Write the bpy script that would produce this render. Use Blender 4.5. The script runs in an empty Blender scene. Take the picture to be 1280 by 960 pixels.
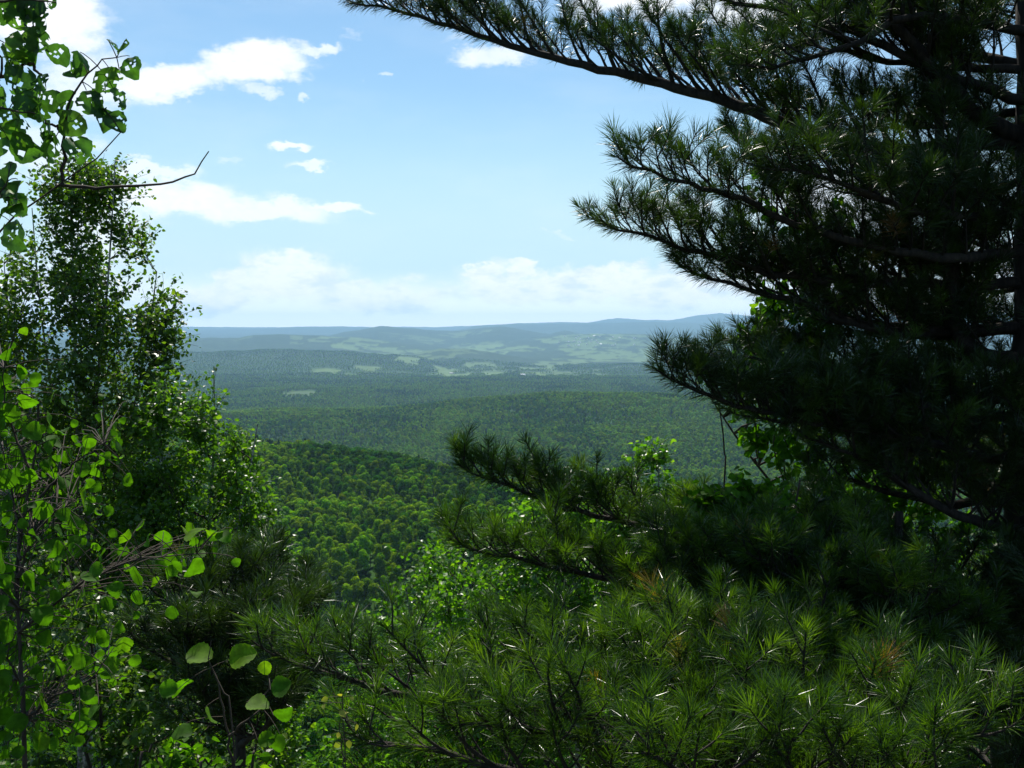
import bpy, math, random
import numpy as np
from mathutils import Vector, Matrix, Euler

sc = bpy.context.scene
C = sc.collection
R = math.radians
RNG = np.random.default_rng(7)

# ------------------------------------------------------------------ camera
F = 1280.0                 # focal length in photo pixels
HORIZON = 412.0            # photo row of eye level
PITCH = math.atan((480 - HORIZON) / F)
cam_d = bpy.data.cameras.new('camera'); cam = bpy.data.objects.new('camera', cam_d); C.objects.link(cam)
cam_d.sensor_width = 36.0; cam_d.lens = 36.0 * F / 1280.0
cam_d.clip_start = 0.05; cam_d.clip_end = 120000
cam.location = (0, 0, 0); cam.rotation_euler = (R(90) - PITCH, 0, 0)
sc.camera = cam

# ------------------------------------------------------------------ light and exposure
SUN_AZ = R(-9)             # a little left of the view direction
SUN_EL = R(58)
sun_d = bpy.data.lights.new('sun', 'SUN'); sun = bpy.data.objects.new('sun', sun_d); C.objects.link(sun)
sun_d.energy = 5.0; sun_d.angle = R(0.5); sun_d.color = (1.0, 0.95, 0.86)
sdir = Vector((math.sin(SUN_AZ) * math.cos(SUN_EL), math.cos(SUN_AZ) * math.cos(SUN_EL), math.sin(SUN_EL)))
sun.rotation_euler = sdir.to_track_quat('Z', 'Y').to_euler()
sun.location = (0, 0, 50)
vs = sc.view_settings
vs.view_transform = 'Standard'; vs.look = 'None'; vs.gamma = 1.0; vs.use_curve_mapping = False
vs.exposure = 0.45
cy = sc.cycles
cy.max_bounces = 5; cy.diffuse_bounces = 2; cy.glossy_bounces = 2; cy.transmission_bounces = 4
cy.transparent_max_bounces = 4; cy.volume_bounces = 1; cy.use_denoising = True
cy.caustics_reflective = False; cy.caustics_refractive = False

# ------------------------------------------------------------------ node helpers
class NT:
    def __init__(s, tree): s.t = tree; s.n = tree.nodes; s.l = tree.links
    def node(s, typ, **kw):
        nd = s.n.new(typ)
        for k, v in kw.items(): setattr(nd, k, v)
        return nd
    def put(s, sock, v):
        if isinstance(v, bpy.types.NodeSocket): s.l.new(v, sock)
        elif v is not None: sock.default_value = v
    def math(s, op, a, b=None, c=None, clamp=False):
        nd = s.node('ShaderNodeMath', operation=op, use_clamp=clamp)
        for i, v in enumerate((a, b, c)):
            if v is not None: s.put(nd.inputs[i], v)
        return nd.outputs[0]
    def vmath(s, op, a, b=None, out=0):
        nd = s.node('ShaderNodeVectorMath', operation=op)
        s.put(nd.inputs[0], a)
        if b is not None: s.put(nd.inputs[1], b)
        return nd.outputs[out]
    def noise(s, vec, scale, detail=4, rough=0.55, col=False):
        nd = s.node('ShaderNodeTexNoise'); s.put(nd.inputs['Vector'], vec)
        nd.inputs['Scale'].default_value = scale; nd.inputs['Detail'].default_value = detail
        nd.inputs['Roughness'].default_value = rough
        return nd.outputs['Color' if col else 'Fac']
    def ss(s, v, a, b, lo=0.0, hi=1.0):
        nd = s.node('ShaderNodeMapRange', interpolation_type='SMOOTHSTEP')
        s.put(nd.inputs[0], v)
        for i, q in enumerate((a, b, lo, hi)): nd.inputs[i + 1].default_value = q
        return nd.outputs[0]
    def mix(s, f, a, b):
        nd = s.node('ShaderNodeMix', data_type='RGBA')
        s.put(nd.inputs[0], f); s.put(nd.inputs[6], a); s.put(nd.inputs[7], b)
        return nd.outputs[2]

def c4(c): return (c[0], c[1], c[2], 1.0)

# ------------------------------------------------------------------ world: sky and clouds
w = bpy.data.worlds.new('World'); sc.world = w; w.use_nodes = True
t = NT(w.node_tree); t.n.clear()
wo = t.node('ShaderNodeOutputWorld'); bg = t.node('ShaderNodeBackground')
t.l.new(bg.outputs[0], wo.inputs[0])
SKY_STRENGTH = 0.088
sky = t.node('ShaderNodeTexSky'); sky.sky_type = 'NISHITA'; sky.sun_disc = False
sky.sun_elevation = SUN_EL; sky.sun_rotation = SUN_AZ
sky.altitude = 300; sky.air_density = 1.1; sky.dust_density = 0.3; sky.ozone_density = 1.2
tc = t.node('ShaderNodeTexCoord')
sep = t.node('ShaderNodeSeparateXYZ'); t.l.new(tc.outputs['Generated'], sep.inputs[0])
az = t.math('ARCTAN2', sep.outputs[0], sep.outputs[1]); el = t.math('ARCSINE', sep.outputs[2])
comb = t.node('ShaderNodeCombineXYZ'); t.l.new(az, comb.inputs[0]); t.l.new(el, comb.inputs[1])
ae = comb.outputs[0]
nz1 = t.noise(t.vmath('MULTIPLY', ae, (1, 1.9, 1)), 9, 7, 0.62, col=True)
nz2 = t.noise(t.vmath('MULTIPLY', ae, (1, 1.7, 1)), 34, 6, 0.62, col=True)
warp = t.vmath('ADD', ae, t.vmath('MULTIPLY', t.vmath('SUBTRACT', nz1, (.5, .5, .5)), (.11, .05, 0)))
warp = t.vmath('ADD', warp, t.vmath('MULTIPLY', t.vmath('SUBTRACT', nz2, (.5, .5, .5)), (.05, .03, 0)))
def ang(px, py):
    a = math.atan((px - 640) / F)
    return a, math.atan((HORIZON - py) / F * math.cos(a))
CLOUDS = [  # photo column, row, half width, half height (pixels of angle), tilt, firmness
    (60, 20, 95, 55, 0, 1.), (120, 110, 85, 45, 10, .8), (215, 105, 85, 24, 12, 1.), (320, 84, 90, 26, 10, 1.), (400, 64, 30, 9, 8, .8),
    (325, 118, 36, 9, 0, .7), (402, 120, 14, 8, 0, .7), (475, 97, 18, 5, 0, .6),
    (235, 248, 130, 30, -6, 1.), (320, 262, 120, 17, -3, .9), (420, 260, 55, 8, 0, .9), (190, 210, 70, 10, 0, .8), (345, 338, 44, 18, 0, 1.), (372, 326, 34, 15, 0, 1.), (602, 346, 26, 14, 0, 1.), (645, 346, 24, 16, 0, 1.), (655, 337, 15, 10, 0, 1.), (748, 346, 46, 16, 0, 1.), (700, 352, 34, 12, 0, 1.), (430, 354, 66, 12, 0, .9), (290, 352, 50, 14, 0, .9),
    (366, 181, 36, 7, 0, .9), (393, 207, 42, 6, 0, .8), (285, 200, 22, 5, 0, .5), (60, 190, 70, 40, 0, .7),
    (610, 80, 58, 18, 0, .8), (575, 55, 30, 8, 0, .4), (800, 0, 110, 28, 0, 1.), (930, 12, 90, 34, 0, .9), (1060, 250, 150, 45, 0, .8),
    (830, 258, 80, 18, 0, .7), (700, 293, 20, 5, 0, .5), (430, 44, 18, 5, 0, .4), (120, 290, 90, 60, 0, .8),
    (365, 350, 95, 34, 0, 1.), (250, 372, 110, 24, 0, 1.), (480, 372, 120, 22, 0, .9), (620, 352, 55, 22, 0, .9), (660, 362, 110, 20, 0, .9),
    (760, 352, 85, 20, 0, 1.), (840, 366, 90, 24, 0, 1.), (60, 360, 160, 40, 0, .9), (1000, 350, 140, 40, 0, .9),
    (-150, 120, 160, 70, 0, 1), (1500, 100, 220, 60, 5, 1), (1400, 330, 300, 40, 0, 1), (-300, 340, 300, 36, 0, 1)]
acc = None
for (px, py, hw, hh, tilt, firm) in CLOUDS:
    a0, e0 = ang(px, py)
    k = math.cos(a0) ** 2
    mp = t.node('ShaderNodeMapping', vector_type='TEXTURE'); t.l.new(warp, mp.inputs[0])
    mp.inputs[1].default_value = (a0, e0, 0); mp.inputs[2].default_value = (0, 0, R(tilt))
    mp.inputs[3].default_value = (hw / F * k, hh / F, 1)
    L = t.vmath('LENGTH', mp.outputs[0], out=1)
    v = t.ss(L, 1.35, 0.45, 0.0, firm)
    acc = v if acc is None else t.math('MAXIMUM', acc, v)
fine = t.noise(t.vmath('MULTIPLY', ae, (1, 1.6, 1)), 60, 5, 0.6)
dens = t.math('ADD', acc, t.math('MULTIPLY', t.math('SUBTRACT', fine, 0.5), 0.75))
cmask = t.math('POWER', t.ss(dens, 0.0, 1.10), 1.5)
veil = t.ss(t.noise(t.vmath('MULTIPLY', ae, (1, 3.2, 1)), 4, 5, 0.6), 0.42, 0.8, 0.0, 0.14)
# the low bank of small cumulus has grey-blue bases
lowb = t.math('MULTIPLY', t.ss(el, 0.10, 0.04), t.ss(t.noise(t.vmath('ADD', t.vmath('MULTIPLY', ae, (1, 2.6, 1)), (0, .02, 0)), 24, 5, 0.6), 0.46, 0.66))
ccol = t.mix(lowb, t.mix(t.ss(fine, .42, .62, 0, .5), (9.9, 10.0, 10.1, 1), (8.2, 8.9, 9.4, 1)), (7.0, 8.0, 9.0, 1))
# colour of the clear sky: the physical sky, with its sunward haze desaturated a little less
hs = t.node('ShaderNodeHueSaturation'); t.l.new(sky.outputs[0], hs.inputs['Color'])
hs.inputs['Saturation'].default_value = 1.0; hs.inputs['Value'].default_value = 1.0
skyc = t.mix(t.ss(el, .24, .07, 0, .8), t.vmath('MULTIPLY', hs.outputs[0], (.83, 1.01, 1.05)), (5.5, 7.5, 8.3, 1))
skyc = t.mix(t.ss(el, .062, .0, 0, .95), skyc, (13.5, 13.2, 12.2, 1))
full = t.mix(t.math('MAXIMUM', t.math('MULTIPLY', cmask, 0.94), veil), skyc, ccol)
t.l.new(full, bg.inputs[0]); bg.inputs[1].default_value = SKY_STRENGTH

# ------------------------------------------------------------------ space helpers
cp, sp_ = math.cos(PITCH), math.sin(PITCH)
def P(px, py, d):
    """World point seen at photo pixel (px, py), d metres along the view axis."""
    x = (px - 640) / F * d; u = (480 - py) / F * d
    return np.array([x, d * cp + u * sp_, -d * sp_ + u * cp])
def PA(arr): return np.array([P(*q) for q in arr])
def proj(p):
    p = np.atleast_2d(p); d = p[:, 1] * cp - p[:, 2] * sp_; u = p[:, 1] * sp_ + p[:, 2] * cp
    return 640 + F * p[:, 0] / d, 480 - F * u / d

def norm(v): return v / np.maximum(np.linalg.norm(v, axis=-1, keepdims=True), 1e-9)

def make_mesh(name, V, T, mats, tint=None, smooth=False, mat_idx=None):
    me = bpy.data.meshes.new(name)
    V = np.ascontiguousarray(V, dtype=np.float32); T = np.ascontiguousarray(T, dtype=np.int32)
    k = T.shape[1]
    me.vertices.add(len(V)); me.vertices.foreach_set('co', V.ravel())
    me.loops.add(T.size); me.loops.foreach_set('vertex_index', T.ravel())
    me.polygons.add(len(T)); me.polygons.foreach_set('loop_start', np.arange(0, T.size, k, dtype=np.int32))
    me.polygons.foreach_set('loop_total', np.full(len(T), k, dtype=np.int32))
    if mat_idx is not None: me.polygons.foreach_set('material_index', np.asarray(mat_idx, dtype=np.int32))
    me.update(calc_edges=True)
    me.polygons.foreach_set('use_smooth', np.full(len(T), smooth, dtype=bool))
    for m in (mats if isinstance(mats, (list, tuple)) else [mats]): me.materials.append(m)
    if tint is not None:
        at = me.attributes.new('tint', 'FLOAT', 'POINT'); at.data.foreach_set('value', np.asarray(tint, dtype=np.float32))
    return me

def link(name, me, parent=None, loc=None):
    o = bpy.data.objects.new(name, me); C.objects.link(o)
    if parent is not None: o.parent = parent; o.location = -np.array(parent.location)
    if loc is not None: o.location = loc
    return o

def root(name, loc, label, cat, group=None):
    o = bpy.data.objects.new(name, None); C.objects.link(o); o.location = loc
    o.empty_display_size = 0.3; o['label'] = label; o['category'] = cat
    if group: o['group'] = group
    return o
def sub(name, me, part, top):       # a mesh in world coordinates under a part that already carries the offset
    o = bpy.data.objects.new(name, me); C.objects.link(o); o.parent = part; return o

class Tubes:
    def __init__(s): s.V = []; s.T = []; s.n = 0
    def add(s, pts, rad, sides=5):
        pts = np.asarray(pts, float); rad = np.asarray(rad, float); m = len(pts)
        tg = norm(np.gradient(pts, axis=0))
        ref = np.array([0.13, 0.31, 1.0]) if abs(tg[:, 2]).mean() < .85 else np.array([1.0, .2, .1])
        a = norm(np.cross(tg, ref)); b = np.cross(tg, a)
        th = np.linspace(0, 2 * np.pi, sides, endpoint=False)
        ring = pts[:, None] + rad[:, None, None] * (np.cos(th)[None, :, None] * a[:, None] + np.sin(th)[None, :, None] * b[:, None])
        i = np.arange(m - 1)[:, None] * sides; j = np.arange(sides)[None]; j2 = (j + 1) % sides
        q = np.stack([i + j, i + j2, i + sides + j2, i + sides + j], -1).reshape(-1, 4) + s.n
        s.V.append(ring.reshape(-1, 3)); s.T.append(q); s.n += m * sides
    def mesh(s, name, mat): return make_mesh(name, np.concatenate(s.V), np.concatenate(s.T), mat, smooth=True)

def smooth_path(pts, n):
    pts = np.asarray(pts, float)
    if len(pts) == 2: return pts[0] + (pts[1] - pts[0]) * np.linspace(0, 1, n)[:, None]
    q = np.vstack([2 * pts[0] - pts[1], pts, 2 * pts[-1] - pts[-2]])
    seg = np.linalg.norm(np.diff(pts, axis=0), axis=1); s = np.r_[0, np.cumsum(seg)] / seg.sum()
    out = []
    for u in np.linspace(0, 1, n):
        k = min(np.searchsorted(s, u, 'right') - 1, len(pts) - 2); k = max(k, 0)
        f = (u - s[k]) / (s[k + 1] - s[k])
        p0, p1, p2, p3 = q[k], q[k + 1], q[k + 2], q[k + 3]
        out.append(.5 * (2 * p1 + (p2 - p0) * f + (2 * p0 - 5 * p1 + 4 * p2 - p3) * f * f + (3 * p1 - p0 - 3 * p2 + p3) * f ** 3))
    return np.array(out)

def place(tv, tt, pos, X, Y, Z, scale, tint):
    """Copies of a template (tv verts, tt tris) at pos with axes X, Y, Z: one array of vertices."""
    n = len(pos); k = len(tv)
    S = np.asarray(scale).reshape(n, 1, 1)
    V = pos[:, None] + S * (tv[None, :, 0:1] * X[:, None] + tv[None, :, 1:2] * Y[:, None] + tv[None, :, 2:3] * Z[:, None])
    T = tt[None] + (np.arange(n) * k)[:, None, None]
    return V.reshape(-1, 3), T.reshape(-1, tt.shape[1]), np.repeat(tint, k)
def merge(lst):
    V, T, A, n = [], [], [], 0
    for v, tt, a in lst: V.append(v); T.append(tt + n); A.append(a); n += len(v)
    return np.concatenate(V), np.concatenate(T), np.concatenate(A)

# ------------------------------------------------------------------ materials
def leaf_mat(name, ramp, trans, rough=0.45, spec=0.5, tfac=0.45, attr=True, obj_var=0.0, mottle=0):
    """Leaf: reflecting and letting light through; colour varies from leaf to leaf with its tint."""
    m = bpy.data.materials.new(name); m.use_nodes = True; t = NT(m.node_tree); t.n.clear()
    out = t.node('ShaderNodeOutputMaterial')
    cr = t.node('ShaderNodeValToRGB'); el = cr.color_ramp.elements
    while len(el) < len(ramp): el.new(0.5)
    for e, (p, c) in zip(el, ramp): e.position = p; e.color = c4(c)
    at = t.node('ShaderNodeAttribute', attribute_name='tint'); fac = at.outputs['Fac']
    t.l.new(fac, cr.inputs[0]); col = cr.outputs[0]
    if obj_var:
        oi = t.node('ShaderNodeObjectInfo')
        h = t.node('ShaderNodeHueSaturation'); t.l.new(col, h.inputs['Color'])
        t.l.new(t.math('ADD', 0.5 - obj_var * .022, t.math('MULTIPLY', oi.outputs['Random'], obj_var * .07)), h.inputs['Hue'])
        wv = t.math('FRACT', t.math('MULTIPLY', oi.outputs['Random'], 17.31))
        t.l.new(t.math('ADD', 1 - obj_var * .6, t.math('MULTIPLY', wv, obj_var * 1.2)), h.inputs['Value'])
        col = h.outputs[0]
    if mottle:
        tcn = t.node('ShaderNodeTexCoord'); nn = t.noise(tcn.outputs['Object'], mottle, 4, .6)
        nv = t.ss(nn, .3, .7, .62, 1.25); col = t.vmath('SCALE', col); t.l.new(nv, col.node.inputs['Scale'])
    p = t.node('ShaderNodeBsdfPrincipled'); t.l.new(col, p.inputs['Base Color'])
    p.inputs['Roughness'].default_value = rough; p.inputs['Specular IOR Level'].default_value = spec
    tr = t.node('ShaderNodeBsdfTranslucent')
    tcol = t.vmath('MULTIPLY', col, trans); t.l.new(tcol, tr.inputs[0])
    mx = t.node('ShaderNodeMixShader'); mx.inputs[0].default_value = tfac
    t.l.new(p.outputs[0], mx.inputs[1]); t.l.new(tr.outputs[0], mx.inputs[2]); t.l.new(mx.outputs[0], out.inputs[0])
    return m
def bark_mat(name, a, b, scale, rough=0.9, stretch=(1, 1, .2), bump=.4):
    m = bpy.data.materials.new(name); m.use_nodes = True; t = NT(m.node_tree)
    p = t.n['Principled BSDF']; tcn = t.node('ShaderNodeTexCoord')
    v = t.vmath('MULTIPLY', tcn.outputs['Object'], stretch)
    n = t.noise(v, scale, 6, .65)
    t.l.new(t.mix(t.ss(n, .38, .62), c4(a), c4(b)), p.inputs['Base Color'])
    p.inputs['Roughness'].default_value = rough
    bp = t.node('ShaderNodeBump'); bp.inputs['Strength'].default_value = bump; bp.inputs['Distance'].default_value = .01
    t.l.new(n, bp.inputs['Height']); t.l.new(bp.outputs[0], p.inputs['Normal'])
    return m
M_needle = leaf_mat('pine_needle', [(0, (.014, .030, .008)), (.5, (.030, .060, .010)), (.86, (.065, .115, .014)), (.93, (.12, .11, .03)), (1, (.20, .09, .035))],
                    (2.0, 2.4, .5), rough=.33, spec=.4, tfac=.18)
M_needle2 = leaf_mat('lower_pine_needle', [(0, (.012, .030, .005)), (.5, (.038, .084, .010)), (.86, (.092, .158, .016)), (.93, (.13, .13, .03)), (1, (.20, .10, .04))],
                    (2.4, 2.7, .4), rough=.33, spec=.40, tfac=.32)  # lighter, more translucent needles for the lower and nearest pines
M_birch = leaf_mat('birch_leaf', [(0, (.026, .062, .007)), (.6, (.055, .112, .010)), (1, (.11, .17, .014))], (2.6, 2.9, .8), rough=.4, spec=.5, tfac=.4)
M_mid = leaf_mat('lit_birch_leaf', [(0, (.028, .075, .008)), (.6, (.06, .135, .010)), (1, (.12, .20, .015))], (2.6, 2.9, .7), rough=.38, spec=.5, tfac=.42)  # lightened copy of the birch leaf, sunlight on the bushy birch put into its colour
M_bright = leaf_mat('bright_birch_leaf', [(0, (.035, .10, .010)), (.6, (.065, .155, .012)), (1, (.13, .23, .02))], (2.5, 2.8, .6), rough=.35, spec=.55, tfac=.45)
M_aspen = leaf_mat('aspen_leaf', [(0, (.03, .085, .008)), (.7, (.055, .14, .010)), (1, (.11, .20, .012))], (2.4, 2.7, .35), rough=.62, spec=.12, tfac=.48, mottle=45)
M_forest = leaf_mat('forest_leaf', [(0, (.065, .15, .002)), (1, (.19, .30, .003))], (2.0, 2.0, .5), rough=.8, spec=.0, tfac=.34, obj_var=.6)
M_forest2 = leaf_mat('forest_leaf_deep', [(0, (.028, .085, .003)), (1, (.072, .165, .005))], (1.9, 2.0, .8), rough=.8, spec=.0, tfac=.30, obj_var=.6)
M_conifer = leaf_mat('forest_conifer', [(0, (.022, .060, .014)), (1, (.042, .10, .022))], (1.3, 1.4, 1.0), rough=.7, spec=.08, tfac=.15, obj_var=.3)
M_pinebark = bark_mat('pine_bark', (.014, .011, .009), (.040, .030, .023), 30)
M_twig = bark_mat('twig_bark', (.028, .020, .013), (.060, .042, .028), 40, bump=.2)
M_birchbark = bark_mat('birch_bark', (.10, .09, .075), (.42, .40, .36), 14, stretch=(.6, .6, 2.2), bump=.15)

# ------------------------------------------------------------------ terrain
def vnoise(x, y, seed=0):
    """Smooth value noise on arrays."""
    xi = np.floor(x).astype(np.int64); yi = np.floor(y).astype(np.int64); fx = x - xi; fy = y - yi
    fx = fx * fx * (3 - 2 * fx); fy = fy * fy * (3 - 2 * fy)
    def h(a, b):
        n = (a * 374761393 + b * 668265263 + seed * 974634777) & 0x7fffffff
        n = ((n ^ (n >> 13)) * 1274126177) & 0x7fffffff
        return ((n ^ (n >> 16)) & 0xffff) / 65535.0
    return (h(xi, yi) * (1 - fx) + h(xi + 1, yi) * fx) * (1 - fy) + (h(xi, yi + 1) * (1 - fx) + h(xi + 1, yi + 1) * fx) * fy
def fbm(x, y, oct=4, seed=0):
    s = 0; a = .5; tot = 0
    for k in range(oct): s = s + a * vnoise(x * 2 ** k, y * 2 ** k, seed + k * 7); tot += a; a *= .5
    return s / tot
def sstep(a, b, x):
    q = np.clip((x - a) / (b - a), 0, 1); return q * q * (3 - 2 * q)
def zrow(row, r): return -(row - HORIZON) / F * r
RIDGES = [  # distance, near/far radial half widths, crest line [(column, row)], noise
    (8600, 1500, 1200, [(-900, 462), (-200, 440), (120, 441), (200, 440), (260, 441), (300, 440), (322, 437), (340, 436.5), (372, 439), (420, 440), (470, 443), (520, 447), (560, 456), (620, 464), (2200, 470)], 3),
    (9700, 1000, 1100, [(-900, 470), (430, 470), (490, 450), (520, 441), (550, 436.5), (585, 437.5), (620, 443), (660, 449), (700, 455), (760, 466), (2200, 470)], 2),
    (7900, 500, 600, [(-900, 480), (690, 476), (740, 462), (780, 457), (840, 455), (900, 456), (990, 463), (1100, 470), (2200, 480)], 2),
    (12300, 1700, 1300, [(-900, 425), (100, 424), (230, 424), (300, 422.5), (318, 420), (345, 418.5), (400, 420), (440, 422), (500, 428), (600, 440), (2200, 450)], 2),
    (15500, 2600, 1500, [(-900, 430), (380, 428), (430, 416), (450, 413.5), (478, 408.5), (505, 410.5), (535, 413), (572, 414), (600, 411), (625, 408), (648, 411), (668, 415), (688, 418), (706, 413.5), (730, 418), (800, 424), (2200, 430)], 2),
    (13600, 2200, 700, [(-900, 450), (560, 440), (640, 426), (700, 419), (740, 417), (790, 417.5), (812, 418), (824, 423), (832, 431), (850, 436), (2200, 446)], 1.5),
    (24000, 3500, 1500, [(-900, 413), (200, 414), (260, 412.5), (330, 411), (380, 409.5), (430, 408.5), (470, 410), (520, 414), (700, 416), (2200, 410)], 1.5),
    (21000, 3200, 1600, [(-900, 424), (560, 416), (600, 408), (650, 405), (700, 404.5), (740, 404), (800, 403), (840, 404), (1300, 402), (2200, 404)], 2),
    (26000, 3000, 1600, [(-900, 411), (560, 409), (700, 403), (735, 403.5), (770, 398.5), (800, 400), (835, 401), (872, 395), (900, 392.5), (935, 395.5), (985, 391.5), (1050, 395), (1300, 394), (2200, 398)], 2),
]
def hill(x, y):
    r = np.hypot(x, y) + 1e-6; th = np.arctan2(x, y)
    px = 640 + F * np.tan(np.clip(th, -1.2, 1.2)); px = np.clip(px, -900, 2200)
    # own mountainside, bench, then the drop to the valley
    zb = np.interp(r, [0, 1.0, 1.6, 4, 10, 30, 60, 120, 220, 330, 420], [-1.62, -1.65, -2.0, -4.3, -9, -25, -46, -70, -96, -116, -119])
    Rc = np.interp(px, [-900, 0, 330, 480, 650, 900, 1300, 2200], [1500, 1300, 960, 800, 640, 470, 400, 400])
    bench = -119 + 7 * (fbm(x / 90, y / 90, 3, 3) - .5) * 2 + np.interp(px, [-900, 0, 330, 480, 650, 900], [14, 10, 0, 0, -4, -10]) + 9 * (fbm(x / 330, y / 260, 3, 5) - .5)
    z = np.where(r < 420, zb + (bench + 119) * sstep(200, 420, r), bench)
    far = -254 + 30 * (fbm(x / 420, y / 420, 4, 9) - .5) * 2
    z = z - 34 * np.exp(-((r - 395) / 62.) ** 2) * sstep(540, 430, px) * sstep(.9, .5, np.abs(th))
    k = sstep(0, 1, (r - Rc) / (500 + .25 * Rc)); k = np.where(r > Rc, k, 0)
    z = z * (1 - k) + far * k
    # rounded forest hill in mid distance, low swell left of it
    dx = (px - 800) / 215; dr = (r - 2900) / np.where(r < 2900, 850, 500)
    z = z + 66 * np.exp(-np.abs(dx) ** 2.0 - dr ** 2) * (1 + .25 * (fbm(x / 260, y / 260, 3, 17) - .5)) * sstep(900, 1600, r)
    dx = (px - 330) / 210; dr = (r - 2700) / 430
    z = z + 9 * np.exp(-dx ** 2 - dr ** 2)
    v = sstep(2900, 3900, r); z = z * (1 - v) + (-294 + 18 * (fbm(x / 900, y / 900, 3, 21) - .5) * 2) * v
    dx = (px - 620) / 700; z = z + 10 * np.exp(-dx ** 2 - ((r - 5200) / 900) ** 2)
    v = sstep(5800, 7000, r); z = z * (1 - v) + (-302 + 4 * (fbm(x / 1400, y / 1400, 3, 31) - .5)) * v
    for i, (r0, wn, wf, crest, nz) in enumerate(RIDGES):
        row = np.interp(px, [c[0] for c in crest], [c[1] for c in crest])
        rr = r0 * (1 + .05 * (fbm(px / 130, px * 0 + i * 9.1, 3, 40 + i) - .5))
        zc = -(row - HORIZON) / F * r0 + (fbm(px / 26, px * 0 + i * 5.3, 4, 60 + i) - .5) * nz * r0 / F * 1.3
        u = (r - rr) / np.where(r < rr, wn, wf)
        rel = np.exp(-np.abs(u) ** 1.9) * (1 + .35 * (fbm(x / 1500, y / 1500, 4, 70 + i) - .5) * np.clip(np.abs(u) * 2, 0, 1))
        zr = -304 + np.clip(zc + 304, 0, None) * rel
        z = np.maximum(z, np.where(r > 5000, zr, -9999))
    # behind the viewer the mountain goes on, rising gently
    back = sstep(.9, 1.7, np.abs(th)); z = z * (1 - back) + (-1.62 + .06 * np.minimum(r, 400) - .0 * r) * back
    return z

def rr_of_row(row): return 302.0 * F / (row - HORIZON)
FIELDS = [  # column, row, half width px, half depth m, tone : meadows and crops on the valley floor
    (445, 470, 26, 170, .9), (405, 469, 22, 120, .8), (470, 467, 30, 160, .7), (510, 459, 14, 260, .8), (520, 455, 18, 300, .8), (505, 462, 16, 120, .6),
    (375, 497, 22, 80, .35), (575, 468, 34, 220, .9), (640, 469, 42, 190, .95), (690, 470, 40, 170, .8), (745, 470, 60, 130, 1.0), (800, 470, 60, 110, .9), (560, 464, 20, 200, .8),
    (612, 445.5, 22, 520, 1.0), (670, 461, 26, 330, .8), (700, 455, 30, 300, .6), (760, 449, 60, 700, .8), (830, 445, 50, 600, .6), (740, 442, 40, 500, .7),
    (905, 441, 90, 700, 1.0), (990, 443, 60, 700, .9), (950, 436, 120, 900, .8), (1000, 450, 60, 300, .8), (870, 452, 40, 300, .5), (640, 462, 30, 260, .7), (600, 459, 18, 260, .7)]
HFIELDS = [ # column, distance m, half width px, half depth m, tone : fields on the slopes
    (520, 10200, 46, 380, .9), (470, 11000, 36, 600, .8), (440, 11200, 26, 350, .9), (425, 11900, 24, 350, .7), (395, 11700, 10, 250, .5), (372, 11600, 8, 400, .5), (450, 12300, 40, 500, .55),
    (640, 11700, 40, 450, .9), (600, 12600, 34, 500, .5), (700, 12600, 24, 350, .8), (760, 12300, 34, 450, .6), (560, 11000, 50, 260, .8), (790, 12900, 22, 400, .5), (300, 12000, 16, 200, .3), (900, 14500, 130, 900, .5), (850, 17000, 200, 900, .35)]
def land(x, y):
    """0 forest .. 1 open field, with a tone."""
    r = np.hypot(x, y); px = 640 + F * np.tan(np.clip(np.arctan2(x, y), -1.2, 1.2))
    wx = (fbm(x / 260, y / 420, 4, 91) - .5); wy = (fbm(x / 300, y / 500, 4, 97) - .5)
    f = np.zeros_like(r); tone = np.full_like(r, .8)
    def patch(c, r0, hw, hd, tn):
        nonlocal f, tone
        q = np.maximum(np.abs((px - c) / hw + wx * 1.1), np.abs((r - r0) / hd + wy * 1.2)) 
        m = sstep(1.02, .97, q); tone = np.where(m > f, tn, tone); f = np.maximum(f, m)
    for (c, row, hw, hd, tn) in FIELDS: patch(c, rr_of_row(row), hw, hd * 1.9, tn)
    for (c, r0, hw, hd, tn) in HFIELDS: patch(c, r0, hw, hd, tn)
    # scattered clearings
    g = fbm(x / 700, y / 900, 4, 131); s = sstep(.63, .66, g) * sstep(6200, 7000, r) * sstep(20000, 14000, r) * sstep(420, 560, px)
    tone = np.where(s > f, .5, tone); f = np.maximum(f, s)
    # copses and tree lines standing in the open land
    cp_ = sstep(.56, .60, fbm(x / 120, y / 190, 3, 151)); f = f * (1 - cp_)
    return f, tone

front = np.linspace(-R(36), R(36), 1080)
rest = np.linspace(R(36), 2 * math.pi - R(36), 66)[1:-1]
TH = np.concatenate([front, rest])
RR = np.concatenate([np.geomspace(.35, 300, 110, endpoint=False), np.geomspace(300, 30500, 640)])
gx = RR[:, None] * np.sin(TH)[None]; gy = RR[:, None] * np.cos(TH)[None]
gz = hill(gx, gy); fl, tone = land(gx, gy)
gr = np.hypot(gx, gy)
# beyond the modelled trees the forest canopy is the surface itself: 11 m above the fields, uneven
canopy = sstep(7600, 9000, gr) * (1 - fl)
gz = gz + canopy * (9 + 9 * (fbm(gx / 60, gy / 90, 3, 171) - .5))
nr, nt = gx.shape
V = np.stack([gx, gy, gz], -1).reshape(-1, 3); V = np.vstack([V, [[0, 0, -1.62]]])
i = np.arange(nr - 1)[:, None] * nt; j = np.arange(nt)[None]; j2 = (j + 1) % nt
Q = np.stack([i + j, i + nt + j, i + nt + j2, i + j2], -1).reshape(-1, 4)
me = make_mesh('terrain', V, Q, [], smooth=True)
at = me.attributes.new('field', 'FLOAT', 'POINT'); at.data.foreach_set('value', np.r_[fl.ravel(), 0].astype(np.float32))
at = me.attributes.new('tone', 'FLOAT', 'POINT'); at.data.foreach_set('value', np.r_[tone.ravel(), 0].astype(np.float32))
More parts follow.
